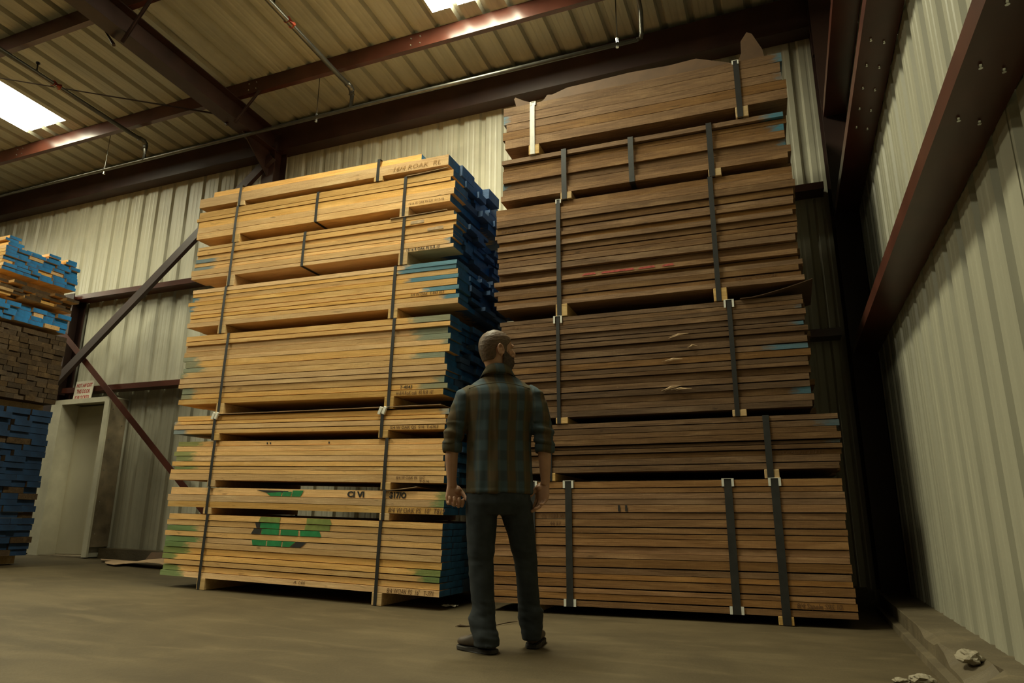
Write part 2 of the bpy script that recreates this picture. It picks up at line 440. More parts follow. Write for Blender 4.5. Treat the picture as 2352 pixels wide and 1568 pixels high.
for x, y, lab in ((-6.30, 6.80, 'dark steel column rising behind the tan lumber stack'), (-10.00, 6.84, 'dark steel column at the left of the door'), (0.72, 6.74, 'dark steel corner column where the two metal walls meet')):
    t = thing('steel_column', lab, 'column', (x, y, floor_z(x)))
    bm = bmesh.new()
    if x < -9: ibeam(bm, (0, 0, 0), (0, 0, 3.80), 0.22, 0.28, (0, 1, 0))
    elif x < 0: ibeam(bm, (0, 0, 0), (0, 0, 5.6), 0.24, 0.20, (0, 1, 0))
    else: ibeam(bm, (0, 0, 0), (0, 0, 6.1), 0.36, 0.20, (0, 1, 0))
    bm_obj('shaft', bm, M['steel_dark'], t)
    bm = bmesh.new(); box(bm, -0.15 if x < 0 else -0.12, 0.15 if x < 0 else 0.1, -0.15, 0.14, 0.0, 0.018)
    bm_obj('base_plate', bm, M['steel_dark'], t)
# eave strut on the back wall
t = thing('eave_strut', 'long dark beam under the roof edge along the back wall', 'beam', (-8, 6.78, 5.68))
bm = bmesh.new(); cee(bm, (-9, 0, 0.20), (8.75, 0, 0.20), 0.20, 0.40, (0, 1, 0), 0.03); bm_obj('web', bm, M['steel_dark'], t)
bm = bmesh.new(); box(bm, 8.62, 8.70, -0.02, 0.03, -0.36, 0.34); bm_obj('hanger_bracket', bm, M['steel_dark'], t)
# girts of the back wall
def girt_back(z, x0, x1, lab, slope=0.0):
    t = thing('wall_girt', lab, 'beam', ((x0 + x1) / 2, 6.79, z), (0, R(slope), 0))
    bm = bmesh.new(); L = (x1 - x0) / 2
    cee(bm, (-L, 0, 0), (L, 0, 0), 0.20, 0.075, (0, 1, 0), 0.012)
    bm_obj('channel', bm, M['steel_red'], t)
girt_back(3.93, -16, 0.58, 'upper reddish girt across the back wall', 0.35)
girt_back(2.44, -9.86, 0.58, 'lower reddish girt across the back wall beside the door head', 0.55)
# girts of the right wall
for z, lab, bl in ((2.10, 'lowest reddish girt on the right wall, running down from the top right corner', [(1.75,), (2.0,), (2.3,), (2.62,)]), (3.45, 'middle girt on the right wall with a row of bright bolts', [(4.0,), (4.25,), (4.5,), (4.75,), (5.0,)]), (4.47, 'high dark girt on the right wall next to the corner column', [])):
    t = thing('wall_girt', lab, 'beam', (0.63, 2.0, z), (0, 0, 0))
    bm = bmesh.new()
    cee(bm, (0, -5.0, 0.045), (0, 4.55, 0.045), 0.195, 0.085, (1, 0, 0), 0.015)
    bm_obj('channel', bm, M['steel_red'], t)
    pts = []
    for k, (y,) in enumerate(bl):
        pts += [(0.055, y - 2.0, 0.0025), (0.13, y - 2.0 + 0.05, 0.0025)]
    bolts(t, pts, (0, 0, -1), 0.007)  # on the middle girt these shiny discs stand in for daylight pinholes
# cross bracing
def brace(lab, a, b, mat, w=0.075, leg=0.06):
    a, b = Vector(a), Vector(b)
    t = thing('brace_bar', lab, 'brace', b if b.z < a.z else a)
    base = t.location.copy(); bm = bmesh.new(); d = (b - a).normalized(); s = Vector((0, 1, 0)); v = d.cross(s).normalized()
    prof = [(-w / 2, 0), (w / 2, 0), (w / 2, 0.008), (-w / 2 + 0.008, 0.008), (-w / 2 + 0.008, leg), (-w / 2, leg)]
    extrude_profile(bm, prof, lambda p, q: a - base + v * p + s * q, lambda p, q: b - base + v * p + s * q)
    bm_obj('angle_bar', bm, mat, t)
brace('dark diagonal brace from the left column up to the rafter end', (-10.0, 6.605, 2.42), (-6.20, 6.605, 5.50), M['steel_dark'], 0.12, 0.06)
brace('brown diagonal brace sloping down past the door to the floor', (-9.95, 6.668, 3.40), (-6.43, 6.668, 0.50), M['steel_red'], 0.085, 0.012)
for a, b, lab in (((-6.45, 6.3, 5.95), (-11.5, 2.6, 6.15), 'thin tension rod under the left roof bay'),):
    bm = bmesh.new(); tube(bm, [a, b], 0.013, 8)
    tag(bm_obj('tension_rod', bm, M['steel_dark'], smooth=True), lab, 'rod')

# ------------------------------------------------------------------ sprinkler pipes
PZ = 5.575
t = thing('sprinkler_pipe', 'long sprinkler pipe running below the eave of the back wall', 'pipe', (-6, 6.2, PZ))
bm = bmesh.new(); tube(bm, [(-8, 0, 0.02), (-2, 0, 0.03), (2, 0, 0.03), (4.93, 0, 0.0)], 0.024, 10); bm_obj('main_run', bm, M['pipe'], t, True)
bm = bmesh.new(); tube(bm, [(4.93, 0, 0.0), (4.97, 0, 0.01), (4.985, -0.02, 0.05), (4.99, -0.03, 0.30), (4.99, -0.10, 0.36), (4.99, -0.8, 0.44)], 0.024, 10); bm_obj('elbow', bm, M['pipe'], t, True)
for x in (-2.9, 0.85, 4.72):
    bm = bmesh.new(); tube(bm, [(x, 0, 0.03), (x, 0, roof_z(6.2) - PZ - 0.01)], 0.006, 6); bm_obj('hanger_rod', bm, M['pipe'], t)
    bm = bmesh.new(); tube(bm, [(x, 0, -0.035), (x, 0, 0.075)], 0.017, 8); bm_obj('hanger_clamp', bm, M['galv'], t)
for x, lab, vl in ((-8.12, 'left branch sprinkler pipe crossing under the purlin with an elbow down', (4.9, 4.75)), (-4.63, 'middle branch sprinkler pipe with a red fitting', (5.05, 4.9))):
    t = thing('branch_pipe', lab, 'pipe', (x, 6.2, PZ))
    zz = 0.31
    bm = bmesh.new(); tube(bm, [(0, 0, 0.03), (0, 0, zz - 0.06), (0, -0.02, zz - 0.02), (0, -0.07, zz), (0, -0.3, zz + 0.003), (0, -5.0, zz + 0.25)], 0.030, 10)
    bm_obj('pipe_run', bm, M['pipe'], t, True)
    bm = bmesh.new(); tube(bm, [(0, -0.01, zz - 0.09), (0, -0.015, zz - 0.03), (0, -0.05, zz), (0, -0.12, zz)], 0.038, 10); bm_obj('elbow_fitting', bm, M['pipe'], t, True)
    bm = bmesh.new(); y = vl[0] - 6.2; zc = zz - 0.05 * y * 0.95
    tube(bm, [(0, y, zc), (0, y - 0.09, zc + 0.004)], 0.045, 10); tube(bm, [(0, y - 0.05, zc), (0.07, y - 0.05, zc - 0.05)], 0.022, 8); bm_obj('red_coupling', bm, M['valve_red'], t, True)['label'] = 'red pipe coupling'
    bm = bmesh.new(); y -= 0.3; zc = zz - 0.05 * y * 0.95
    tube(bm, [(0, y, zc + 0.02), (0, y, zc + 0.12)], 0.014, 8); tube(bm, [(0, y, zc + 0.12), (0, y, zc + 0.135)], 0.026, 8); bm_obj('sprinkler_head', bm, M['pipe'], t, True)

# ------------------------------------------------------------------ door with its boxed frame and sign
zf = floor_z(-9.3)
t = thing('door_1', None, None, (-9.3, 6.98, zf)); tag(t, 'pale warehouse door in a boxed white frame below the sign', 'door', kind='structure')
bm = bmesh.new(); box(bm, -0.44, 0.50, -0.03, 0.015, 0.015, 2.09); bevel(bm, 0.004); bm_obj('door_leaf', bm, M['door'], t)
bm = bmesh.new()
box(bm, -0.58, -0.36, -0.29, -0.26, 0, 2.14); box(bm, -0.375, -0.36, -0.26, 0.03, 0, 2.11)
bm_obj('left_jamb', bm, M['trim'], t)
bm = bmesh.new(); box(bm, 0.505, 0.595, -0.29, -0.26, 0, 2.14); box(bm, 0.505, 0.52, -0.26, 0.03, 0, 2.11); bm_obj('right_jamb', bm, M['trim'], t)
bm = bmesh.new(); box(bm, -0.36, 0.505, -0.29, -0.26, 2.085, 2.14); box(bm, -0.58, 0.595, -0.29, 0.02, 2.1405, 2.155); box(bm, -0.36, 0.505, -0.26, 0.02, 2.115, 2.139); bm_obj('head_trim', bm, M['trim'], t)
bm = bmesh.new(); box(bm, 0.577, 0.595, -0.259, 0.01, 0.13, 2.138); bm_obj('side_panel', bm, M['board_side'], t)['label'] = 'stained brown side panel'
bolts(t, [(0.596, -0.22 + 0.17 * (k % 2), 0.3 + 0.21 * k) for k in range(9)], (1, 0, 0), 0.006)
bm = bmesh.new(); box(bm, -0.36, 0.505, -0.27, 0.0, -0.005, 0.014); bm_obj('threshold', bm, M['board_side'], t)
t = thing('warning_sign', 'small white sign with red lettering on top of the door frame', 'sign', (-9.345, 6.745, zf + 2.157), (R(-4), 0, 0))
bm = bmesh.new(); box(bm, -0.185, 0.185, -0.004, 0.004, 0, 0.27); bm_obj('panel', bm, M['sign'], t)
RX = Matrix.Rotation(R(90), 4, 'X')
for txt, z, s in (('NOT AN EXIT', 0.175, 0.075), ('THIS DOOR', 0.085, 0.08), ('IS BLOCKED', -0.005, 0.075)):
    w = {'NOT AN EXIT': 0.32, 'THIS DOOR': 0.27, 'IS BLOCKED': 0.29}[txt]
    text_mesh('lettering', txt, s, M['sign_red'], t, Matrix.Translation((-w / 2, -0.0052, z + 0.005)) @ RX, 0.0022, 0.0004, width=w)

# ------------------------------------------------------------------ lumber bundles
def board_mesh(L, w, th, front, tooth=0.004, bow=0.0):
    """board along X, centred; y from 0 (front) to w; z from 0 to th; wavy sawn front edge when front"""
    bm = bmesh.new()
    n = 9 if front else 1
    rings = []
    s1, s2 = random.uniform(0, 99), random.uniform(0, 99)
    for i in range(n + 1):
        x = -L / 2 + L * i / n
        a = tooth * noise.noise(Vector((x * 1.7, s1, 0))) if front else 0
        b = tooth * noise.noise(Vector((x * 2.3, s2, 5))) if front else 0
        zb = bow * math.sin(math.pi * i / n)
        dz = 0.0016 * noise.noise(Vector((x * 1.3, s1, 9))) if front else 0
        rings.append([bm.verts.new(p) for p in ((x, a, zb + dz + 0.0008), (x, w, zb), (x, w, th + zb), (x, b, th + zb - 0.0008 - abs(dz)))])
    for p, q in zip(rings, rings[1:]):
        for k in range(4): bm.faces.new((p[k], q[k], q[(k + 1) % 4], p[(k + 1) % 4]))
    f = bm.faces.new(rings[0][::-1]); f.material_index = 1
    f = bm.faces.new(rings[-1]); f.material_index = 2
    me = bpy.data.meshes.new('board')
    bmesh.ops.recalc_face_normals(bm, faces=bm.faces)
    bm.to_mesh(me); bm.free()
    return me

def strap_obj(parent, x, zb, zt, depth, w, mat, bulge=0.012, dx=0.0, name='strap'):
    bm = bmesh.new(); path = []
    n = 7
    for i in range(n + 1):
        k = i / n
        path.append((x + dx * k, -0.006 - bulge * 0.25 * math.sin(math.pi * k), zb + (zt - zb) * k))
    path += [(x + dx, 0.012, zt + 0.003), (x + dx, depth - 0.01, zt + 0.003), (x + dx, depth + 0.005, zt), (x, depth + 0.005, zb), (x, depth - 0.01, zb - 0.002), (x, 0.012, zb - 0.002)]
    A = [bm.verts.new((p[0] - w / 2, p[1], p[2])) for p in path]; B = [bm.verts.new((p[0] + w / 2, p[1], p[2])) for p in path]
    m_ = len(path)
    for i in range(m_):
        j = (i + 1) % m_
        bm.faces.new((A[i], B[i], B[j], A[j]))
    o = bm_obj(name, bm, mat, parent)
    sm = o.modifiers.new('thickness', 'SOLIDIFY'); sm.thickness = 0.0018; sm.offset = 0
    return o

def bundle(label, group, loc, rot, xl, xr, depth, hb, weights, H, species, cols, straps, bearers, ragr=0.03, ragl=0.03, endmat='blue',
           spray=None, strapw=0.030, jit=0.022, strapmat='strap', bearw=0.095, ncross=6, bow=0.004, extra=0.0, shortfront=None):
    """hb: bearer height; weights: layer thickness weights from bottom to top; H: height of the board stack; x in local metres"""
    t = thing('lumber_bundle', label, 'lumber bundle', loc, rot, group)
    W = sum(weights); z = hb; fronts = []
    for li, wt in enumerate(weights):
        th = H * wt / W
        ycur = random.choice((0, 0, 0.004, jit * 0.5, jit)) * random.random() if li else 0.0
        if spray and li in spray.get('proud', ()): ycur = 0
        nacross = ncross + random.choice((0, 0, -1))
        ws = [random.uniform(0.8, 1.25) for _ in range(nacross)]; k = (depth - ycur) / sum(ws)
        y = ycur
        for bi, w in enumerate(ws):
            w *= k
            rr = random.uniform(-1, 1) * ragr; rl = random.uniform(-1, 1) * ragl
            if bi == 0: rr *= 0.45; rl = random.uniform(-1, 0.6) * ragl
            x1 = xr + rr; x0 = xl + rl
            if shortfront and bi == 0 and li in shortfront: x1 -= shortfront[li]
            gap = 0.003 if bi == 0 else 0.004
            me = board_mesh(x1 - x0, w - gap, th - (random.choice((0.0012, 0.002, 0.004, 0.0055)) if species == 'oak' else random.choice((0.0012, 0.0025, 0.005, 0.008))), bi == 0, 0.0045 if species != 'oak' else 0.0032)
            em = M[endmat] if random.random() < 0.93 else M[species]
            o = link('board', me, [M[species], em, em], t)
            o.location = ((x0 + x1) / 2, y, z + random.uniform(0, 0.0008))
            o['half'] = (x1 - x0) / 2
            o['spray_r'] = 0.0; o['spray_l'] = 0.0; o['green_r'] = 0.0; o['green_l'] = 0.0; o['amt'] = 0.0
            if bi == 0:
                if spray:
                    if li in spray.get('r', {}): o['spray_r'] = spray['r'][li]; o['amt'] = spray.get('amt', 0.85)
                    if li in spray.get('l', {}): o['spray_l'] = spray['l'][li]; o['amt'] = spray.get('amt', 0.85)
                    gq = spray.get('green', 0.0); o['green_r'] = float(gq); o['green_l'] = float(gq)
                fronts.append((o, z, th, ycur, x0, x1))
            elif species == 'oak':
                o['spray_r'] = random.uniform(0.15, 0.35); o['amt'] = 0.95; o['navy'] = 1.0
            y += w
        z += th
    for bx in bearers:
        bm = bmesh.new(); box(bm, -bearw / 2, bearw / 2, -0.004, depth - 0.01, 0.004, hb - 0.001); bevel(bm, 0.003)
        o = bm_obj('bearer', bm, M['bearer_wood'], t); o.location = (bx + random.uniform(-0.006, 0.006), 0, 0)
        o['half'] = 9.0; o['label'] = 'pale square bearer'
    for s in straps:
        sx, kind = s[0], s[1]
        zb = 0.006 if kind == 'b' else hb - 0.003
        strap_obj(t, sx, zb, hb + H + 0.001 + extra, depth, s[2] if len(s) > 2 else strapw, M[s[3] if len(s) > 3 else strapmat], dx=s[4] if len(s) > 4 else 0.0)
    t['fronts'] = 0
    del t['fronts']
    return t, fronts

def mark_poly(name, parent, pts, mat, y=-0.0022):
    """flat paint mark on a board face; pts in the board's own (x, z)"""
    bm = bmesh.new()
    bm.faces.new([bm.verts.new((p[0], y, p[1])) for p in pts])
    o = bm_obj(name, bm, mat, parent)
    sm = o.modifiers.new('thickness', 'SOLIDIFY'); sm.thickness = 0.0006
    return o
def write(front, x_world_local, txt, height, width, mat='pencil', dz=0.3, shear=0.2, bold=0.0, name='handwriting'):
    o, z, th, yc, x0, x1 = front
    return text_mesh(name, txt, height, M[mat], o, Matrix.Translation((x_world_local - o.location.x, -0.0038, th * dz)) @ RX, bold, 0.0003, shear, width)
def on_board(front, pts, mat, name='paint_mark'):
    o, z, th, yc, x0, x1 = front
    return mark_poly(name, o, [(px - o.location.x, pz * th) for px, pz in pts], M[mat], -0.0038)

# ---- tan oak stack (left), local x = 0 at the middle of its length
LXC, LYF, LDEP, TILT = -4.06, 5.00, 1.24, math.atan(SLOPE)
def lz(zr): return zr + math.tan(TILT) * (-2.58 - LXC)
# (z right bottom of boards, z right top, x left end, x right end)
LP = {1: (3.813, 3.921, -5.59, -2.60), 2: (3.448, 3.760, -5.59, -2.57), 3: (3.002, 3.353, -5.56, -2.555), 4: (2.482, 2.884, -5.55, -2.505), 5: (1.693, 2.389, -5.54, -2.59), 6: (1.405, 1.584, -5.54, -2.577), 7: (0.970, 1.335, -5.50, -2.577), 8: (0.721, 0.906, -5.50, -2.57), 9: (0.103, 0.659, -5.49, -2.59)}
LW = {1: [1], 2: [1.1, 1.0, 1.2, 0.6, 1.1], 3: [0.8, 1.2, 0.7, 0.8, 0.9, 0.8, 1.1, 0.7], 4: [0.9, 0.8, 0.7, 0.8, 1.1, 0.8, 0.9, 0.7, 0.8],
      5: [1, 0.9, 1.1, 0.8, 1, 1, 0.9, 1.2, 0.8, 1, 1.1, 0.8, 1], 6: [1, 1.1, 0.8, 1.2], 7: [1.3, 0.8, 0.7, 1, 1, 0.9, 1.1, 1.0], 8: [1, 1, 1.2], 9: [1, 1.05, 0.9, 1, 1.1, 0.95, 1, 0.9, 1, 1, 1.0]}
LSTR = {1: ([-3.37, -5.045], [], [-3.36, -5.03]), 2: ([-3.07, -5.068], [-4.057], [-3.06, -5.05]), 3: ([-3.066, -5.067], [-4.175], [-3.05, -5.05]), 4: ([-3.135, -5.103], [], [-3.13, -5.09]),
        5: ([-3.128, -5.01], [], [-3.12, -5.0]), 6: ([-3.183, -5.044], [], [-3.165, -5.02]), 7: ([-3.132, -5.02], [], [-3.12, -5.01]), 8: ([-3.126, -5.018], [], [-3.12, -5.01]), 9: ([-3.159, -5.015], [], [-3.15, -5.0])}
LLAB = {1: 'topmost tan bundle of the oak stack, a single layer of thick boards', 2: 'tan oak bundle second from the top of the left-centre stack', 3: 'tan oak bundle third from the top, with two pale patches near its right end',
        4: 'tan oak bundle fourth from the top, blue overspray at its right end', 5: 'tallest tan oak bundle in the middle of the stack with green-grey smears at the right', 6: 'thin tan oak bundle with white tags on its two straps',
        7: 'tan oak bundle third from the floor with small black ticks on its top board', 8: 'three-layer tan oak bundle with black stencil letters and one green mark', 9: 'bottom tan oak bundle on the floor with rows of green marks'}
LSPR = {2: None, 3: dict(l={2: 0.30, 4: 0.30}, r={1: 0.06}, amt=0.75), 4: dict(r={7: 0.62, 5: 0.55, 3: 0.38, 8: 0.55, 1: 0.2}, l={4: 0.08, 6: 0.1}, amt=0.9), 5: dict(r={12: 0.42, 10: 0.38, 9: 0.34, 8: 0.1, 6: 0.34, 2: 0.12, 1: 0.32}, l={8: 0.22, 7: 0.22, 6: 0.3, 5: 0.1, 2: 0.2, 1: 0.2}, amt=0.62, green=0.45),
        6: dict(l={0: 0.2, 2: 0.08}, r={3: 0.1}, amt=0.7), 7: dict(l={7: 0.35, 5: 0.30, 4: 0.25, 2: 0.3}, amt=0.65, green=True), 8: dict(r={1: 0.14, 2: 0.12}, green=True, amt=0.7), 9: dict(l={8: 0.40, 6: 0.45, 5: 0.3, 4: 0.35, 3: 0.2, 0: 0.3, 1: 0.25}, r={2: 0.2, 3: 0.3}, green=True, amt=0.75)}
LF = {}
for k in range(9, 0, -1):
    zb, zt, xl, xr = LP[k]
    base = 0.0 if k == 9 else LP[k + 1][1]
    rag = 0.012 if k >= 8 else (0.05 if k >= 5 else 0.075)
    LF[k] = bundle(LLAB[k], 'strapped oak bundles of the tan stack', (LXC, LYF, lz(base)), (0, TILT, 0), xl - LXC, xr - LXC, LDEP, zb - base, LW[k], zt - zb, 'oak', None,
                   [(s - LXC, 'b') for s in LSTR[k][0]] + [(s - LXC, 'n') for s in LSTR[k][1]], [b - LXC for b in LSTR[k][2]], rag, 0.035, 'blue', LSPR.get(k), ncross=6 if k != 9 else 7, extra=0.072 if k == 1 else 0.0)
# a shorter second plank on the topmost bundle
f1 = LF[1][1]
me = board_mesh(2.52, 0.20, 0.07, True)
o = link('board', me, [M['oak'], M['blue'], M['blue']], LF[1][0]); o.location = (-0.13, 0.035, LP[1][1] - LP[2][1] + 0.002); o['half'] = 1.26
for a in ('spray_r', 'spray_l', 'green_r', 'green_l', 'amt'): o[a] = 0.0
# handwriting and stencils on the tan stack
def lx(x): return x - LXC
write(LF[1][1][0], lx(-3.20), '16/4 ROAK  RL', 0.060, 0.50, dz=0.22, mat='pale_pencil')
write(LF[2][1][0], lx(-3.02), '15/16 W OAK PS SLR 10-13-18', 0.030, 0.36, dz=0.3, shear=0)
write(LF[3][1][0], lx(-3.02), '15/16 R OAK PS SLR 10\'', 0.038, 0.34, dz=0.2, shear=0, bold=0.0004, mat='ink')
write(LF[4][1][2], lx(-2.96), '5/4 W OAK  T-847 053', 0.034, 0.33, dz=0.2, shear=0.1)
write(LF[5][1][0], lx(-3.06), 'H-8/4 RoK oak  FS SLR 10\'', 0.046, 0.36, dz=0.15, shear=0.15)
write(LF[5][1][1], lx(-3.03), 'T-4043', 0.042, 0.12, dz=0.15, shear=0.1, bold=0.0005, mat='ink')
write(LF[6][1][0], lx(-3.10), '5/4 W OAK QS  S10  T-6707', 0.034, 0.46, dz=0.2, shear=0, bold=0.0003)
write(LF[7][1][0], lx(-3.02), '8/4 W OAK PS  S10\'', 0.034, 0.27, dz=0.48, shear=0.1)
write(LF[7][1][0], lx(-2.80), 'T-516', 0.032, 0.09, dz=0.03, shear=0.1)
write(LF[8][1][0], lx(-3.08), '8/4 W OAK PS  10\'  T819', 0.055, 0.52, dz=0.15, shear=0.2)
write(LF[9][1][0], lx(-3.06), '8/4 WOAK PS  16\'   T-771', 0.052, 0.42, dz=0.1, shear=0.25)
write(LF[9][1][0], lx(-3.98), 'A 144', 0.032, 0.12, dz=0.35, shear=0.2)
for txt, x, w in (('CI VI', -3.50, 0.17), ('$17/O', -3.085, 0.16)):
    write(LF[8][1][2], lx(x), txt, 0.066, w, 'ink', 0.12, 0.0, 0.003, 'stencil_letters')
# green and black trapezoid marks: bundle 8 (top layer), bundle 9 (second, third and sixth layers from the top)
f = LF[8][1][2]
on_board(f, [(lx(-4.48), 0.74), (lx(-4.12), 0.70), (lx(-4.12), 0.50), (lx(-4.31), 0.30)], 'ink')
on_board(f, [(lx(-4.315), 0.02), (lx(-4.195), 0.02), (lx(-4.19), 0.52), (lx(-4.36), 0.40)], 'green')
on_board(f, [(lx(-4.185), 0.02), (lx(-4.09), 0.02), (lx(-4.08), 0.60), (lx(-4.18), 0.56)], 'green')
on_board(f, [(lx(-4.080), 0.02), (lx(-3.985), 0.02), (lx(-3.955), 0.78), (lx(-4.072), 0.76)], 'green')
fs = LF[9][1]
on_board(fs[10], [(lx(-4.42), 0.05), (lx(-4.19), 0.05), (lx(-4.18), 0.95), (lx(-4.40), 0.95)], 'faint_green')
on_board(fs[10], [(lx(-3.90), 0.05), (lx(-3.64), 0.05), (lx(-3.66), 0.95), (lx(-3.90), 0.95)], 'faint_green')
on_board(fs[10], [(lx(-4.34), 0.60), (lx(-4.23), 0.10), (lx(-4.27), 0.10), (lx(-4.30), 0.85), (lx(-4.35), 0.75)], 'ink')
on_board(fs[9], [(lx(-4.44), 0.06), (lx(-4.405), 0.06), (lx(-4.40), 0.94), (lx(-4.46), 0.94)], 'ink')
on_board(fs[9], [(lx(-4.40), 0.06), (lx(-4.19), 0.06), (lx(-4.19), 0.94), (lx(-4.40), 0.94)], 'green')
on_board(fs[9], [(lx(-3.92), 0.06), (lx(-3.66), 0.06), (lx(-3.66), 0.94), (lx(-3.91), 0.94)], 'faint_green')
on_board(fs[8], [(lx(-4.49), 0.04), (lx(-4.385), 0.04), (lx(-4.375), 0.95), (lx(-4.46), 0.95)], 'ink')
for x0, x1 in ((-4.375, -4.185), (-4.165, -3.98)):
    on_board(fs[8], [(lx(x0), 0.04), (lx(x1), 0.04), (lx(x1), 0.95), (lx(x0), 0.95)], 'green')
on_board(fs[8], [(lx(-3.955), 0.04), (lx(-3.735), 0.04), (lx(-3.76), 0.95), (lx(-3.96), 0.95)], 'green')
on_board(fs[6], [(lx(-4.46), 0.05), (lx(-4.315), 0.05), (lx(-4.315), 0.95), (lx(-4.475), 0.95)], 'green')
on_board(fs[6], [(lx(-4.303), 0.05), (lx(-4.15), 0.05), (lx(-4.145), 0.95), (lx(-4.303), 0.95)], 'green')
on_board(fs[6], [(lx(-4.135), 0.05), (lx(-4.06), 0.05), (lx(-4.0), 0.95), (lx(-4.135), 0.95)], 'green')
on_board(fs[6], [(lx(-4.05), 0.05), (lx(-3.945), 0.05), (lx(-3.885), 0.95), (lx(-3.99), 0.95)], 'ink')
# pale patches on the third bundle
on_board(LF[3][1][6], [(lx(-3.0), 0.2), (lx(-2.86), 0.2), (lx(-2.86), 0.75), (lx(-3.0), 0.7)], 'splinter')
on_board(LF[3][1][4], [(lx(-2.82), 0.2), (lx(-2.66), 0.25), (lx(-2.66), 0.9), (lx(-2.82), 0.8)], 'splinter')
for x in (-4.42, -4.385, -3.74):
    on_board(LF[7][1][7], [(lx(x), 0.2), (lx(x + 0.014), 0.2), (lx(x + 0.010), 0.6), (lx(x - 0.004), 0.6)], 'ink')
# white tags on the two straps of bundle 6
for x in (-3.183, -5.044):
    bm = bmesh.new(); box(bm, -0.035, -0.004, -0.016, 0.004, -0.05, 0.02); box(bm, 0.004, 0.035, -0.018, 0.004, -0.035, 0.035); bevel(bm, 0.004)
    o = bm_obj('white_tag', bm, M['tag'], LF[6][0]); o.location = (lx(x), -0.002, LP[6][1] - LP[7][1] - 0.005); o.rotation_euler = (0, R(20), 0); o['label'] = 'white plastic tag'

# ---- dark walnut stack (right)
RYAW = R(1.94); RXC = -0.975
def ry(x): return 5.291 + (x + 0.135) * math.tan(RYAW)
RP = {1: (3.985, 4.415, -2.155, 0.255), 2: (3.465, 3.883, -2.19, 0.235), 3: (2.443, 3.394, -2.225, 0.235), 4: (1.486, 2.332, -2.19, 0.22), 5: (1.047, 1.432, -2.22, 0.36), 6: (0.062, 0.979, -2.24, 0.345)}
def wts(n, s): 
    rr = random.Random(s); return [rr.uniform(0.75, 1.3) for _ in range(n)]
RW = {1: [1.1, 1.0, 0.9, 1.1, 1.0], 2: wts(7, 3), 3: wts(19, 4), 4: wts(19, 5), 5: wts(9, 6), 6: wts(19, 9)}
RSTR = {1: ([(-1.891, 'b', 0.045, 'white_strap'), (-0.10, 'b', 0.045)], [-1.88, -0.085]),
        2: ([(-1.60, 'b', 0.045), (-1.006, 'n', 0.045, 'steel_strap'), (-0.355, 'b', 0.045)], [-1.585, -0.335]),
        3: ([(-1.659, 'b', 0.038), (-0.375, 'b', 0.038)], [-1.64, -0.36]),
        4: ([(-1.674, 'b', 0.030), (-0.305, 'b', 0.034)], [-1.65, -0.285]),
        5: ([(-1.76, 'b', 0.045), (-0.113, 'b', 0.045, 'steel_strap')], [-1.755, -0.10]),
        6: ([(-1.606, 'n', 0.052, 'steel_strap'), (-0.41, 'n', 0.055, 'steel_strap'), (-0.091, 'b', 0.055, 'steel_strap'), (-1.905, 'b', 0.052, 'steel_strap')], [-0.09, -1.90])}
RLAB = {1: 'topmost dark brown bundle under the loose cardboard, with a pale left strap', 2: 'dark brown bundle second from the top with three straps', 3: 'tall dark brown bundle with a pink chalk line along one board',
        4: 'tall dark brown bundle with white clips on its straps and torn splinters', 5: 'thin dark brown bundle second from the floor, behind the arm of the man', 6: 'bottom dark brown bundle with wide grey straps and white edge protectors'}
RF = {}
RSPEC = {1: 'walnut', 2: 'walnut', 3: 'walnut', 4: 'dark_walnut', 5: 'dark_walnut', 6: 'fresh_walnut'}
RSPR = {1: dict(r={4: 0.08, 2: 0.05}, l={3: 0.07}, amt=0.6), 2: dict(r={6: 0.18, 4: 0.12, 2: 0.05}, l={2: 0.05}, amt=0.8), 3: None, 4: dict(r={16: 0.05, 9: 0.3, 2: 0.15, 13: 0.1}, amt=0.6), 5: dict(r={7: 0.15, 4: 0.1}, amt=0.4), 6: None}
for k in range(6, 0, -1):
    zb, zt, xl, xr = RP[k]
    base = 0.0 if k == 6 else RP[k + 1][1]
    RF[k] = bundle(RLAB[k], 'strapped bundles of the dark brown stack', (RXC, ry(RXC), base), (0, 0, RYAW), xl - RXC, xr - RXC, 1.22, zb - base, RW[k], zt - zb, RSPEC[k], None,
                   [(s[0] - RXC,) + s[1:] for s in RSTR[k][0]], [b - RXC for b in RSTR[k][1]], 0.045 if k < 6 else 0.02, 0.03, 'blue' if k < 5 else 'dark_walnut', RSPR[k], jit=0.042 if k not in (1, 6) else 0.022, ncross=5, bearw=0.10)
def rx(x): return x - RXC
# white edge protectors
def protector(k, x, top=True, w=0.085, h=0.05):
    t, fr = RF[k]; zb, zt = RP[k][0], RP[k][1]; base = 0.0 if k == 6 else RP[k + 1][1]
    z = zt - base if top else zb - base
    bm = bmesh.new(); s = -1 if top else 1
    for sx in (-1, 1):
        x0, x1 = sorted((sx * w / 2, sx * w * 0.30))
        box(bm, x0, x1, -0.010, -0.005, z + s * h, z - s * 0.003) if s > 0 else box(bm, x0, x1, -0.010, -0.005, z - h, z + 0.004)
    if top: box(bm, -w / 2, w / 2, -0.010, 0.05, z + 0.0045, z + 0.008)
    o = bm_obj('edge_protector', bm, M['protector'], t); o.location = (rx(x), 0, 0); o['label'] = 'white edge protector'
for x in (-1.606, -0.41, -0.091, -1.905): protector(6, x)
for x in (-1.606, -0.41): protector(6, x, False, 0.095, 0.05)
for x in (-1.674, -0.305): protector(4, x, True, 0.075, 0.055)
protector(3, -1.655, True, 0.05, 0.03)
for x in (-1.885, -0.105): protector(1, x, True, 0.055, 0.03)
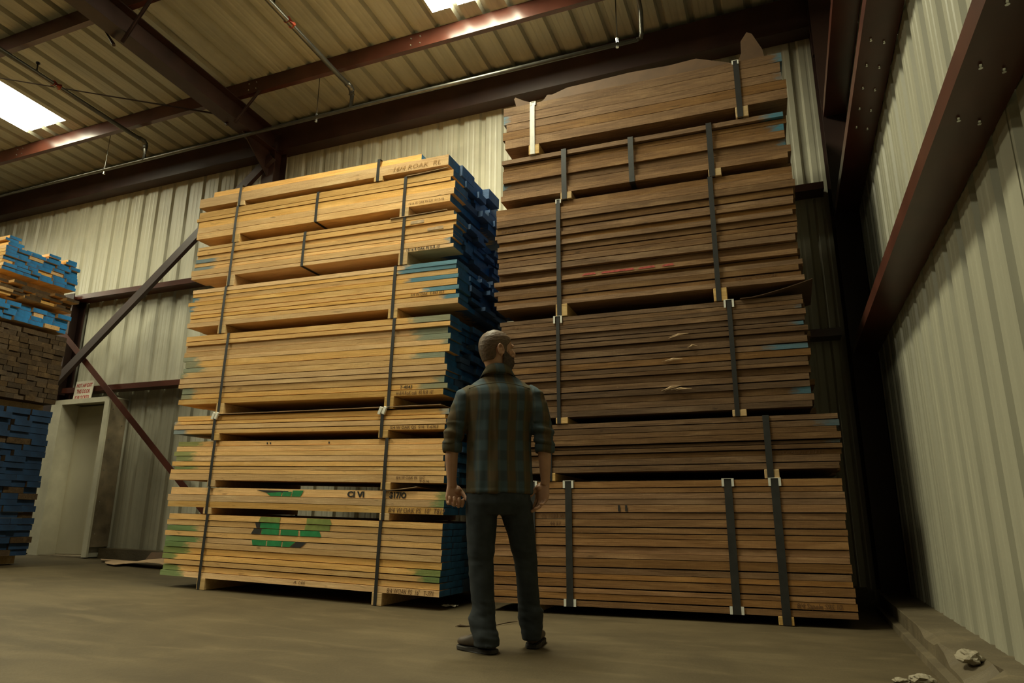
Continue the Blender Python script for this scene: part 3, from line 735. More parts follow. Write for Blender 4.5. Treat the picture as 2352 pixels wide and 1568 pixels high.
# marks and splinters on the dark stack
f = RF[3][1][5]
for x0, x1 in ((-1.46, -1.34), (-1.30, -1.02), (-0.99, -0.85), (-0.80, -0.70)):
    on_board(f, [(rx(x0), 0.30), (rx(x1), 0.33), (rx(x1 - 0.01), 0.70), (rx(x0 + 0.02), 0.62)], 'pink', 'chalk_mark')
write(RF[3][1][1], rx(-0.25), '5/4 WAL  3-55 ST 65', 0.030, 0.30, dz=0.25)
write(RF[3][1][15], rx(-2.19), '4/4 WAL 3-14', 0.032, 0.20, dz=0.2)
write(RF[4][1][17], rx(-2.10), '10-21', 0.030, 0.10, dz=0.2)
write(RF[5][1][2], rx(-0.05), '8/4 WALNUT 3-12 TL', 0.030, 0.30, dz=0.2)
write(RF[6][1][13], rx(-1.83), 'Ca 1184 32', 0.042, 0.18, dz=0.15)
write(RF[6][1][12], rx(-1.76), '44 57', 0.036, 0.09, dz=0.2)
write(RF[6][1][1], rx(-0.02), '8/4 Sapele S9S 10', 0.046, 0.28, dz=0.15)
for x in (-1.22, -1.165): on_board(RF[6][1][14], [(rx(x), 0.1), (rx(x + 0.018), 0.1), (rx(x + 0.016), 0.9), (rx(x), 0.9)], 'ink', 'saw_mark')
for k, li, x, l, ang in ((4, 12, -0.70, 0.15, 12), (4, 8, -0.75, 0.13, 2), (4, 3, -0.78, 0.13, 20), (4, 3, -0.70, 0.12, 3), (4, 10, -0.60, 0.05, 0)):
    o_, z, th, yc, x0, x1 = RF[k][1][li]
    bm = bmesh.new()
    for j in range(3):
        a = R(ang) + random.uniform(-0.06, 0.06); d = random.uniform(-0.02, 0.02)
        tube(bm, [(-l / 2 + d, -0.004, j * 0.006 - 0.008), (0, -0.018, l * 0.25 * math.tan(a) + j * 0.005), (l / 2 + d, -0.010, l * 0.6 * math.tan(a))], [0.001, 0.005, 0.001], 5)
    o = bm_obj('splinter', bm, M['splinter'], o_); o.location = (rx(x) - o_.location.x, 0, th * 0.5); o['label'] = 'pale torn splinter'

# ---- far left stack, board ends towards the camera side
def cross_bundle(label, z0, hb, H, nl, endmat, species, ncross, rag, y0, dep, x_end=-8.30, top_loose=0):
    t = thing('lumber_bundle', label, 'lumber bundle', (x_end - 1.2, y0, z0), (0, 0, 0), 'bundles of the far left stack')
    z = hb
    for li in range(nl):
        th = H / nl
        ws = [random.uniform(0.7, 1.3) for _ in range(ncross)]; k = dep / sum(ws); y = 0
        for w in ws:
            w *= k; x1 = 1.2 + random.uniform(-1, 0.6) * rag
            me = board_mesh(2.4, w - 0.006, th - 0.003, False)
            em = M[endmat] if random.random() < 0.9 else M[species]
            o = link('board', me, [M[species], em, em], t); o.location = (x1 - 1.2, y + random.uniform(0, 0.003), z)
            o['half'] = 1.2
            for a in ('spray_r', 'spray_l', 'green_r', 'green_l', 'amt'): o[a] = 0.0
            y += w
        z += th
    for bx in (-0.9, 0.0, 0.95):
        bm = bmesh.new(); box(bm, bx - 0.045, bx + 0.045, 0.01, dep - 0.01, 0.002, hb - 0.001)
        bm_obj('bearer', bm, M['bearer_wood'], t)['half'] = 9.0
    for sx in (-0.8, 0.5): 
        strap_obj(t, sx, 0.006, hb + H + 0.002, dep, 0.03, M['strap'])
    return t
FZ = floor_z(-8.3)
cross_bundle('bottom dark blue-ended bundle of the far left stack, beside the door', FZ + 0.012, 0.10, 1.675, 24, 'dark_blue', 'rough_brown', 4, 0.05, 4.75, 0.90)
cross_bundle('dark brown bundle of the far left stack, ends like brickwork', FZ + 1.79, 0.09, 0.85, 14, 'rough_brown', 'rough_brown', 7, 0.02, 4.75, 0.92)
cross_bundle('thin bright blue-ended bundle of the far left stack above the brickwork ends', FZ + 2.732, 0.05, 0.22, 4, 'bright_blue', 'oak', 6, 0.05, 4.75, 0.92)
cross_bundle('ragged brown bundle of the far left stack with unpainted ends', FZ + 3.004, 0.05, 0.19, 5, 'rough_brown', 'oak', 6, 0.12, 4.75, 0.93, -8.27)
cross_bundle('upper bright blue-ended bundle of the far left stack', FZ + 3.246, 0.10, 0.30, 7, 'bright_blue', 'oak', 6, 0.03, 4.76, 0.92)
zt = FZ + 3.648
for i, (y, x, dz, w, a) in enumerate(((4.78, -8.30, 0.0, 0.16, 0), (4.80, -8.34, 0.036, 0.17, 2), (4.79, -8.36, 0.072, 0.15, -2), (4.80, -8.35, 0.108, 0.14, 1), (5.05, -8.36, 0.0, 0.18, -2), (5.27, -8.33, 0.0, 0.16, 2), (5.26, -8.30, 0.036, 0.15, 1), (5.47, -8.27, 0.0, 0.14, 0), (5.49, -8.28, 0.036, 0.12, 1))):
    me = board_mesh(2.3, w, 0.034, True)
    o = link('loose_board', me, [M['oak'], M['bright_blue'], M['bright_blue']]); o.location = (x - 1.15, y, zt + dz + 0.001); o.rotation_euler = (0, 0, R(a * 0.4)); o['half'] = 1.15
    for a_ in ('spray_r', 'spray_l', 'green_r', 'green_l', 'amt'): o[a_] = 0.0
    pos = ['lowest of the front pile', 'second of the front pile', 'third of the front pile', 'highest of the front pile', 'alone behind the front pile', 'lower of the middle pair', 'upper of the middle pair', 'lower of the rear pair', 'upper of the rear pair'][i]
    tag(o, 'loose blue-ended plank atop the far left stack, ' + pos, 'plank', 'loose planks on the far left stack')

# ------------------------------------------------------------------ cardboard and debris
def sheet(name, label, cat, outline, mat, thick, loc, rot, zfun=None, n=1, group=None):
    bm = bmesh.new()
    f = bm.faces.new([bm.verts.new((x, y, 0)) for x, y in outline])
    bmesh.ops.triangulate(bm, faces=[f])
    if n > 1:
        bmesh.ops.subdivide_edges(bm, edges=bm.edges[:], cuts=n, use_grid_fill=True)
    if zfun:
        for v in bm.verts: v.co.z = zfun(v.co.x, v.co.y)
    o = bm_obj(name, bm, mat); o.location = loc; o.rotation_euler = rot
    sm = o.modifiers.new('thickness', 'SOLIDIFY'); sm.thickness = thick; sm.offset = 1
    return tag(o, label, cat, group)
# raised cardboard flaps on the top dark bundle: an opened carton sheet held down by the two straps
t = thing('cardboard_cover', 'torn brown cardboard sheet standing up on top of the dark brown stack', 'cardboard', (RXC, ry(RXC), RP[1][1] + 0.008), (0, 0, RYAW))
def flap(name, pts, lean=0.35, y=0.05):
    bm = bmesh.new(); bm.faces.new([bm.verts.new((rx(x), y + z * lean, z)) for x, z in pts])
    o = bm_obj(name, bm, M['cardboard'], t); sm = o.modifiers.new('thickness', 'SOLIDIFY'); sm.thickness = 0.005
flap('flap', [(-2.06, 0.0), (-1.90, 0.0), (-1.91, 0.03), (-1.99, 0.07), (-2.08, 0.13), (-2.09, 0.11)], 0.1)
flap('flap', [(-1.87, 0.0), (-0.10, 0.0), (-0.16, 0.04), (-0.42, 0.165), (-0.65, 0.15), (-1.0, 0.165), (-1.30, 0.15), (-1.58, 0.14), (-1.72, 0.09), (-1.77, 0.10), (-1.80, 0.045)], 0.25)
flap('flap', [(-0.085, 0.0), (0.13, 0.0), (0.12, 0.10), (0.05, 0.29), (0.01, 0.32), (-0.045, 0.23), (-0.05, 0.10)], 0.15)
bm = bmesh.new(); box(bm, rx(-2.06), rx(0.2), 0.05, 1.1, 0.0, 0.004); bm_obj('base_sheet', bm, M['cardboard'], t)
# thin sheets sticking out between tan bundles
for k, x0, x1, lift, lab in ((2, -3.05, -2.62, 0.022, 'curled cardboard strip between the two uppermost tan bundles'), (3, -3.20, -2.62, 0.012, 'cardboard strip under the second tan bundle'), (6, -5.0, -2.62, 0.02, 'thin cardboard sheet on the thin tan bundle with white tags'), (8, -3.10, -2.82, 0.03, 'short torn cardboard strip above the stencilled tan bundle')):
    zt_ = lz(LP[k][1])
    def zf_(x, y, x0=x0, x1=x1, lift=lift): 
        u = (x - lx(x0)) / (x1 - x0); return 0.004 + lift * max(0, u) ** 1.5 * max(0, 1 - y * 1.2)
    sheet('cardboard_strip', lab, 'cardboard', [(lx(x0), -0.012), (lx(x1), -0.006), (lx(x1), 0.5), (lx(x0), 0.5)], M['pale_card'], 0.004, (LXC, LYF, zt_), (0, TILT, 0), zf_, 3, 'cardboard strips between the tan bundles')
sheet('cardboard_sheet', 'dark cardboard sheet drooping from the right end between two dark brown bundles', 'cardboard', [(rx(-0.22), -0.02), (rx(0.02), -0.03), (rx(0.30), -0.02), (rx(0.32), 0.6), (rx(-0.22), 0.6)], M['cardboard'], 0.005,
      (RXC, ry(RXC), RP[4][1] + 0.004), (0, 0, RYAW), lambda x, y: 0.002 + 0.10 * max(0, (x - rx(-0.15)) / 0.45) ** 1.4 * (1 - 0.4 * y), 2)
# torn pale cardboard on the floor by the tan stack
fx, fy = -7.55, 6.35
sheet('cardboard_scrap', 'torn pale cardboard lying on the floor left of the tan stack', 'cardboard', [(-0.72, 0.22), (-0.55, 0.10), (-0.40, 0.12), (-0.30, -0.05), (-0.12, -0.18), (0.10, -0.24), (0.12, -0.12), (0.35, -0.18), (0.95, -0.22), (1.0, 0.18), (0.3, 0.25), (-0.3, 0.22), (-0.55, 0.26)], M['pale_card'], 0.006,
      (fx, fy, floor_z(fx) + 0.01), (0, TILT, 0), lambda x, y: 0.012 + 0.05 * max(0, math.sin(3 * x + 1.5 * y)) * (0.5 + 0.5 * abs(y) / 0.2), 2)
sheet('cardboard_scrap', 'brown cardboard piece leaning on the curb behind the pale scrap', 'cardboard', [(-0.25, 0), (0.45, 0), (0.45, 0.16), (-0.2, 0.14)], M['cardboard'], 0.006, (-7.45, 6.72, floor_z(-7.45) + 0.005), (R(62), 0, 0))
sheet('paper_scrap', 'crumpled white paper scrap at the right corner of the tan stack', 'paper', [(-0.06, -0.03), (0.05, -0.035), (0.07, 0.02), (0.0, 0.05), (-0.05, 0.03)], M['sign'], 0.002, (-2.62, 5.25, 0.008), (0, 0, 0.3), lambda x, y: 0.018 * abs(math.sin(x * 40 + y * 60)), 2)
bm = bmesh.new(); pts = [(-2.13, 4.36), (-2.10, 4.37), (-2.06, 4.38), (-2.02, 4.40), (-1.95, 4.44), (-1.90, 4.52), (-1.86, 4.62), (-1.83, 4.72)]
tube(bm, [(x, y, 0.006 + 0.006 * abs(math.sin(i * 1.3))) for i, (x, y) in enumerate(pts)], [0.002, 0.009, 0.005, 0.004, 0.003, 0.003, 0.004, 0.002], 6)
tag(bm_obj('bark_strip', bm, M['rough_brown'], smooth=True), 'thin dark strip of bark on the floor behind the boots of the man', 'debris')
def rock(name, label, loc, s, seed, mat, group=None):
    bm = bmesh.new(); bmesh.ops.create_icosphere(bm, subdivisions=3, radius=1)
    for v in bm.verts:
        n = noise.noise(v.co * 1.6 + Vector((seed, 0, 0))) * 0.45 + noise.noise(v.co * 4 + Vector((seed, 5, 0))) * 0.18
        v.co = v.co * (1 + n); v.co.x *= s[0]; v.co.y *= s[1]; v.co.z *= s[2]
    zmin = min(v.co.z for v in bm.verts)
    for v in bm.verts: v.co.z -= zmin
    o = bm_obj(name, bm, mat); o.location = loc
    return tag(o, label, 'debris', group)
rock('concrete_chunk', 'pale broken concrete lump on the damaged curb by the right wall', (0.66, 3.70, 0.095), (0.045, 0.075, 0.03), 2.0, M['chip'])
rock('concrete_chunk', 'pale broken concrete lump on the floor at the bottom right', (0.47, 3.70, 0.0), (0.045, 0.04, 0.02), 7.0, M['chip'])
rock('concrete_chunk', 'small flat concrete crumb beside the lump at the bottom right', (0.39, 3.72, 0.0), (0.035, 0.03, 0.010), 9.0, M['chip'])
# ------------------------------------------------------------------ the man (his own axes: x right, y away from the camera, z up)
man = thing('person', 'man in plaid shirt and dark jeans standing with his back turned, looking right', 'person', (-1.502, 3.722, 0), (0, 0, YAW))
M['skin'] = plain('skin', (0.42, 0.225, 0.135), 0.5, 0, 0.10, 18)
M['hair'] = plain('short_brown_hair', (0.090, 0.050, 0.022), 0.6, 0, 0.35, 60)
M['beard'] = plain('dark_beard', (0.050, 0.028, 0.016), 0.7, 0, 0.35, 60)
M['denim'] = plain('dark_denim', (0.030, 0.035, 0.038), 0.85, 0, 0.22, 14, 0.2)
M['boot'] = plain('brown_leather', (0.060, 0.042, 0.026), 0.6, 0, 0.30, 16)
M['sole'] = plain('dark_rubber_sole', (0.022, 0.018, 0.014), 0.7, 0, 0.2, 10)
M['eye'] = plain('eye', (0.6, 0.57, 0.5), 0.2, 0, 0.02, 4)
M['seam'] = plain('shirt_seam', (0.12, 0.105, 0.065), 0.85, 0, 0.1, 30)
def plaid():
    m, nt, b = new_mat('plaid_cotton'); h = NT(nt)
    tc = h.n('ShaderNodeTexCoord'); sp = h.n('ShaderNodeSeparateXYZ'); h.l(tc.outputs['Object'], sp.inputs[0])
    def wave(sock, period, ph):
        return h.math('MULTIPLY_ADD', h.math('SINE', h.math('MULTIPLY_ADD', sock, 2 * math.pi / period, ph)), 0.5, 0.5)
    ang = h.math('MULTIPLY_ADD', sp.outputs['Y'], 0.6, sp.outputs['X'])
    wx = h.sstep(wave(ang, 0.112, 0.4), 0.30, 0.70); wz = h.sstep(wave(sp.outputs['Z'], 0.115, 1.0), 0.30, 0.70)
    thin = h.sstep(wave(ang, 0.056, 1.2), 0.90, 0.99)
    blue, brown, olive, dark = (0.058, 0.085, 0.098), (0.105, 0.056, 0.022), (0.080, 0.064, 0.034), (0.034, 0.036, 0.036)
    c = h.mix(wx, h.mix(h.math('MULTIPLY', wz, 0.45), olive, brown), h.mix(h.math('MULTIPLY', wz, 0.55), blue, dark))
    c = h.mix(h.math('MULTIPLY', thin, 0.15), c, (0.20, 0.165, 0.085))
    wv = h.noise(h.coord('Object', (1, 1, 1)), 260, 2)
    c = h.mix(h.math('MULTIPLY', wv, 0.25), c, (0.02, 0.02, 0.018))
    h.l(c, b.inputs['Base Color']); b.inputs['Roughness'].default_value = 0.85; b.inputs['Specular IOR Level'].default_value = 0.2
    return m
M['plaid'] = plaid()

def ring(bm, c, ax, ay, n=24, p=2.0):
    c, ax, ay = Vector(c), Vector(ax), Vector(ay); out = []
    for k in range(n):
        a = 2 * math.pi * k / n; ca, sa = math.cos(a), math.sin(a)
        out.append(bm.verts.new(c + ax * (math.copysign(abs(ca) ** (2 / p), ca)) + ay * (math.copysign(abs(sa) ** (2 / p), sa))))
    return out
def skin_rings(bm, rings):
    n = len(rings[0])
    for a, b in zip(rings, rings[1:]):
        for k in range(n): bm.faces.new((a[k], a[(k + 1) % n], b[(k + 1) % n], b[k]))
    for r_, rev in ((rings[0], True), (rings[-1], False)):
        c = bm.verts.new(sum((v.co for v in r_), Vector()) / n)
        for k in range(n):
            bm.faces.new((r_[(k + 1) % n], r_[k], c) if rev else (r_[k], r_[(k + 1) % n], c))
def zloft(bm, rows, n=28, p=2.0):
    """rows: (x, y, z, rx, ry)"""
    skin_rings(bm, [ring(bm, (x, y, z), (rx_, 0, 0), (0, ry_, 0), n, p) for x, y, z, rx_, ry_ in rows])
def limb(bm, pts, rads, n=16, flat=1.0):
    pts = [Vector(q) for q in pts]; rings = []; x0 = None
    for i, q in enumerate(pts):
        d = (pts[min(i + 1, len(pts) - 1)] - pts[max(i - 1, 0)]).normalized()
        if x0 is None: x0 = frame_of(d)[0]
        x0 = (x0 - d * x0.dot(d)).normalized(); y = d.cross(x0)
        rings.append(ring(bm, q, x0 * rads[i], y * rads[i] * flat, n))
    skin_rings(bm, rings)
def ball(bm, c, r):
    mt = Matrix.Translation(c) @ Matrix.Diagonal((r[0], r[1], r[2], 1)) if not isinstance(r, (int, float)) else Matrix.Translation(c) @ Matrix.Diagonal((r, r, r, 1))
    bmesh.ops.create_icosphere(bm, subdivisions=3, radius=1.0, matrix=mt)
def remeshed(name, bm, voxel, smooth, mat, parent, disp=None, factor=0.5):
    me = bpy.data.meshes.new(name); bmesh.ops.recalc_face_normals(bm, faces=bm.faces); bm.to_mesh(me); bm.free()
    o = bpy.data.objects.new(name, me); C.objects.link(o)
    r_ = o.modifiers.new('remesh', 'REMESH'); r_.mode = 'VOXEL'; r_.voxel_size = voxel
    s_ = o.modifiers.new('smooth', 'SMOOTH'); s_.iterations = smooth; s_.factor = factor
    dg = bpy.context.evaluated_depsgraph_get(); dg.update()
    m2 = bpy.data.meshes.new_from_object(o.evaluated_get(dg))
    bpy.data.objects.remove(o); m2.name = name
    if disp:
        nn = [v.normal.copy() for v in m2.vertices]
        for v, n_ in zip(m2.vertices, nn): v.co += n_ * disp(v.co, n_)
    m2.polygons.foreach_set('use_smooth', [True] * len(m2.polygons))
    m2.materials.clear()
    return link(name, m2, [mat], parent)

CX = -0.055
# head frame: X_h = face direction, Y_h = its left, origin at chin height on the neck axis
HM = Matrix.Translation((-0.066, 0.015, 1.572)) @ Matrix.Rotation(R(24), 4, 'Z') @ Matrix.Rotation(R(-4), 4, 'Y')
HEAD = [(-0.075, -0.060, 0.048, 0.058), (-0.03, -0.064, 0.050, 0.057), (0.0, -0.068, 0.078, 0.056), (0.02, -0.076, 0.090, 0.060), (0.05, -0.088, 0.092, 0.066), (0.08, -0.099, 0.090, 0.070),
        (0.11, -0.106, 0.088, 0.074), (0.135, -0.108, 0.094, 0.077), (0.160, -0.105, 0.090, 0.077), (0.185, -0.096, 0.078, 0.071), (0.207, -0.078, 0.056, 0.057), (0.222, -0.055, 0.030, 0.040), (0.231, -0.028, 0.000, 0.020)]
def head_rings(bm, k=1.0, off=0.0, lo=0, n=36, top=0.0):
    rs = []
    for z, b_, f_, w_ in HEAD[lo:]:
        c = HM @ Vector(((b_ + f_) / 2, 0, z + top * max(0, (z - 0.1) / 0.13)))
        ax = HM.to_3x3() @ Vector(((f_ - b_) / 2 * k + off, 0, 0)); ay = HM.to_3x3() @ Vector((0, w_ * k + off, 0))
        rs.append(ring(bm, c, ax, ay, n, 2.25))
    return rs
bm = bmesh.new()
skin_rings(bm, head_rings(bm))
def hp(x, y, z): return HM @ Vector((x, y, z))
limb(bm, [hp(0.080, 0, 0.128), hp(0.097, 0, 0.110), hp(0.110, 0, 0.090), hp(0.106, 0, 0.078), hp(0.085, 0, 0.074)], [0.010, 0.012, 0.0145, 0.015, 0.010], 12)      # nose
for s in (-1, 1):
    ball(bm, hp(0.093, 0.016 * s, 0.078), 0.010)                                  # nostril wings
    limb(bm, [hp(0.075, 0.055 * s, 0.128), hp(0.092, 0.030 * s, 0.136), hp(0.095, 0.008 * s, 0.132)], [0.010, 0.011, 0.009], 10)  # brow
    limb(bm, [hp(0.045, 0.062 * s, 0.085), hp(0.075, 0.042 * s, 0.088)], [0.016, 0.014], 10)  # cheekbone
    ec = Vector((-0.012, 0.075 * s, 0.100))                                        # ear
    pts = []
    for k in range(13):
        a = R(-60 + 300 * k / 12)
        pts.append(hp(ec.x - 0.019 * math.cos(a) * 0.9 - 0.004 * math.sin(a), ec.y + s * (0.010 + 0.007 * (1 if True else 0)), ec.z + 0.032 * math.sin(a)))
    limb(bm, pts, [0.0055] * 13, 8)
    limb(bm, [hp(ec.x + 0.004, ec.y + 0.004 * s, ec.z + 0.022), hp(ec.x - 0.004, ec.y + 0.012 * s, ec.z), hp(ec.x + 0.006, ec.y + 0.008 * s, ec.z - 0.028), hp(ec.x + 0.008, ec.y + 0.004 * s, ec.z - 0.036)], [0.008, 0.010, 0.009, 0.006], 10)
for dz, rr in ((0.052, 0.010), (0.040, 0.011)):
    limb(bm, [hp(0.072, -0.024, dz), hp(0.092, 0, dz), hp(0.072, 0.024, dz)], [0.006, rr, 0.006], 10)   # lips
ball(bm, hp(0.080, 0, 0.012), (0.018, 0.022, 0.016))
# neck, trunk under the shirt, legs under the jeans
zloft(bm, [(CX, 0.02, 0.82, 0.15, 0.095), (CX, 0.02, 1.0, 0.14, 0.09), (CX, 0.02, 1.25, 0.165, 0.10), (CX, 0.015, 1.40, 0.17, 0.085), (CX, 0.015, 1.46, 0.13, 0.07), (CX - 0.005, 0.012, 1.50, 0.068, 0.062), (-0.066, 0.012, 1.56, 0.058, 0.060), (-0.068, 0.012, 1.60, 0.055, 0.058)])
LARM = [(-0.235, 0.015, 1.415), (-0.285, 0.0, 1.28), (-0.320, -0.01, 1.14), (-0.331, 0.0, 1.04), (-0.329, 0.012, 0.97), (-0.327, 0.022, 0.905), (-0.325, 0.028, 0.875)]
RARM = [(0.125, 0.015, 1.42), (0.180, 0.0, 1.28), (0.208, -0.01, 1.14), (0.212, 0.0, 1.05), (0.214, 0.012, 0.98), (0.215, 0.022, 0.92), (0.213, 0.027, 0.89)]
for A in (LARM, RARM): limb(bm, A, [0.055, 0.046, 0.043, 0.041, 0.036, 0.029, 0.028], 16, 0.92)
def hand(bm, wrist, d, s, curls, tcurl, k=1.0, spread=0.02, flip=1):
    d, s = Vector(d).normalized(), Vector(s); s = (s - d * s.dot(d)).normalized(); n = d.cross(s) * flip   # n: the side the palm faces
    w = Vector(wrist)
    P = lambda a, b, c: w + (d * a + s * b + n * c) * k
    skin_rings(bm, [ring(bm, P(a, b0, c), s * hw * k, n * ht * k, 16, 2.4) for a, b0, hw, ht, c in ((-0.03, 0, 0.024, 0.020, 0), (0.0, 0, 0.027, 0.018, 0), (0.025, 0.002, 0.036, 0.0175, 0), (0.055, 0.0, 0.042, 0.016, 0), (0.085, 0.0, 0.041, 0.013, 0), (0.097, 0.0, 0.036, 0.010, 0))])
    ball(bm, P(0.030, 0.022, 0.010), tuple([0.019 * k] * 3))
    tips = []
    for (b0, a0, ln, r0), cu in zip(((0.031, 0.088, (0.042, 0.025, 0.020), 0.0092), (0.0105, 0.094, (0.046, 0.029, 0.021), 0.0095), (-0.0105, 0.091, (0.043, 0.027, 0.021), 0.0090), (-0.030, 0.082, (0.033, 0.020, 0.018), 0.0080)), curls):
        p = P(a0 - 0.02, b0 * 0.95, 0.0); pts = [p]; rr = [r0 * k * 1.05]; ang = 0
        q = P(a0, b0, 0.0); pts.append(q); rr.append(r0 * k * 1.12)
        for L, c_ in zip(ln, cu):
            ang += R(c_); dr = d * math.cos(ang) + n * math.sin(ang) + s * (spread * b0 / 0.03)
            q = q + dr.normalized() * L * 0.5 * k; pts.append(q); rr.append(r0 * k * 0.98)
            q = q + dr.normalized() * L * 0.5 * k; pts.append(q); rr.append(r0 * k * 1.0)
        rr[-1] = r0 * k * 0.72
        limb(bm, pts, rr, 10); tips.append((q, dr))
    a, b_, c_ = tcurl
    p0 = P(0.012, 0.022, 0.006); p1 = P(0.040, 0.044, 0.012); d1 = (d * a + s * b_ + n * c_).normalized()
    p2 = p1 + d1 * 0.032 * k; p3 = p2 + (d1 * 0.8 + d * 0.25 + n * 0.35).normalized() * 0.026 * k
    limb(bm, [p0, (p0 + p1) / 2, p1, p2, p3], [0.014 * k, 0.0145 * k, 0.012 * k, 0.0105 * k, 0.0075 * k], 10)
    return tips
# left hand: palm turned back, loosely closed; thumb towards the body
hand(bm, (-0.325, 0.028, 0.882), (0.12, -0.02, -1), (0.92, 0.38, 0.0), ((58, 70, 35), (68, 75, 40), (74, 78, 42), (78, 80, 45)), (0.80, 0.28, 0.55), 1.12)
# right hand: hanging relaxed, palm towards the thigh; thumb side to the front
hand(bm, (0.213, 0.027, 0.895), (-0.22, -0.02, -1), (-0.80, 0.55, 0.0), ((14, 22, 14), (22, 28, 18), (28, 34, 20), (34, 38, 22)), (0.92, 0.30, 0.30), 1.06, 0.02, -1)
LLEG = [(-0.140, 0.02, 0.86), (-0.150, 0.02, 0.70), (-0.150, 0.015, 0.48), (-0.140, 0.0, 0.35), (-0.128, -0.02, 0.16), (-0.115, -0.03, 0.06)]
RLEG = [(0.035, 0.04, 0.86), (0.055, 0.05, 0.70), (0.102, 0.075, 0.48), (0.112, 0.08, 0.35), (0.128, 0.10, 0.16), (0.136, 0.11, 0.06)]
for A in (LLEG, RLEG): limb(bm, A, [0.085, 0.070, 0.052, 0.052, 0.040, 0.036], 16)
body = remeshed('body', bm, 0.0036, 3, M['skin'], man, None, 0.45)
for s in (-1, 1):
    bm = bmesh.new(); ball(bm, hp(0.070, 0.032 * s, 0.112), 0.0125); bm_obj('eye', bm, M['eye'], man, True)

# hair and beard as close-fitting shells
def shell(name, keep, off, mat, nz, top=0.0, rough=0.0025):
    bm = bmesh.new(); rs = head_rings(bm, 1.0, off, 0, 72, top)
    n = 72
    # refine vertically
    fine = []
    for a, b in zip(rs, rs[1:]):
        for j in range(nz):
            k = j / nz; fine.append([x.co.lerp(y.co, k) for x, y in zip(a, b)])
    fine.append([v.co.copy() for v in rs[-1]])
    bm.clear()
    inv = HM.inverted()
    vr = [[bm.verts.new(p) for p in r_] for r_ in fine]
    c = bm.verts.new(HM @ Vector((-0.015, 0, 0.2335 + off + top)))
    for a, b in zip(vr, vr[1:]):
        for k in range(n): bm.faces.new((a[k], a[(k + 1) % n], b[(k + 1) % n], b[k]))
    for k in range(n): bm.faces.new((vr[-1][k], vr[-1][(k + 1) % n], c))
    kill = [f for f in bm.faces if not keep(inv @ f.calc_center_median())]
    bmesh.ops.delete(bm, geom=kill, context='FACES')
    for _ in range(8):                                   # even out the hairline
        nb = {}
        for v in bm.verts:
            be = [e.other_vert(v).co for e in v.link_edges if e.is_boundary]
            if len(be) == 2: nb[v] = v.co * 0.5 + (be[0] + be[1]) * 0.25
        for v, co in nb.items(): v.co = co
    bmesh.ops.subdivide_edges(bm, edges=bm.edges[:], cuts=1, use_grid_fill=True)
    bm.normal_update()
    for v in bm.verts:
        q = inv @ v.co
        v.co += v.normal * (rough * noise.noise(Vector((q.x * 60, q.y * 160, q.z * 160))) + rough * 0.8 * noise.noise(q * 320))
    o = bm_obj(name, bm, mat, man, True)
    sm = o.modifiers.new('thickness', 'SOLIDIFY'); sm.thickness = 0.006; sm.offset = -1
    return o
def hair_keep(q):
    line = 0.045 + 0.06 * max(0, (q.x + 0.05) / 0.06) if q.x < 0.01 else 0.105 + 0.9 * (q.x - 0.01)
    if abs(q.y) > 0.045 and -0.035 < q.x < 0.012 and q.z < 0.125: return False
    if 0.012 <= q.x < 0.035 and abs(q.y) > 0.04: line = 0.070
    return q.z > line and q.z > 0.02
shell('hair', hair_keep, 0.0045, M['hair'], 4, 0.004, 0.0012)
def beard_keep(q):
    if q.z < -0.012 or q.x < 0.006: return False
    up = 0.095 - 0.75 * max(0, q.x - 0.020)
    if abs(q.y) < 0.030 and q.x > 0.06: up = 0.068
    if q.x > 0.08 and abs(q.y) < 0.022 and 0.038 < q.z < 0.055: return False
    return q.z < max(up, 0.036)
shell('beard', beard_keep, 0.0065, M['beard'], 3, 0.0, 0.003)

# shirt
bm = bmesh.new()
zloft(bm, [(CX + 0.002, 0.02, 0.835, 0.192, 0.128), (CX + 0.002, 0.02, 0.90, 0.194, 0.128), (CX, 0.02, 0.98, 0.190, 0.122), (CX, 0.02, 1.10, 0.188, 0.118), (CX, 0.02, 1.22, 0.192, 0.122), (CX, 0.012, 1.32, 0.196, 0.124), (CX, 0.010, 1.40, 0.206, 0.122), (CX, 0.012, 1.440, 0.200, 0.112), (CX, 0.014, 1.480, 0.158, 0.086), (CX, 0.014, 1.515, 0.105, 0.070), (CX - 0.006, 0.012, 1.535, 0.078, 0.068)], 36, 2.2)
LSL = [(-0.205, 0.012, 1.425), (-0.250, 0.008, 1.39), (-0.280, 0.0, 1.31), (-0.307, -0.006, 1.22), (-0.325, -0.01, 1.145), (-0.327, -0.004, 1.10)]
RSL = [(0.100, 0.012, 1.43), (0.145, 0.008, 1.395), (0.172, 0.0, 1.31), (0.197, -0.006, 1.22), (0.212, -0.01, 1.145), (0.213, -0.004, 1.10)]
for A in (LSL, RSL): limb(bm, A, [0.058, 0.070, 0.068, 0.061, 0.058, 0.050], 20)
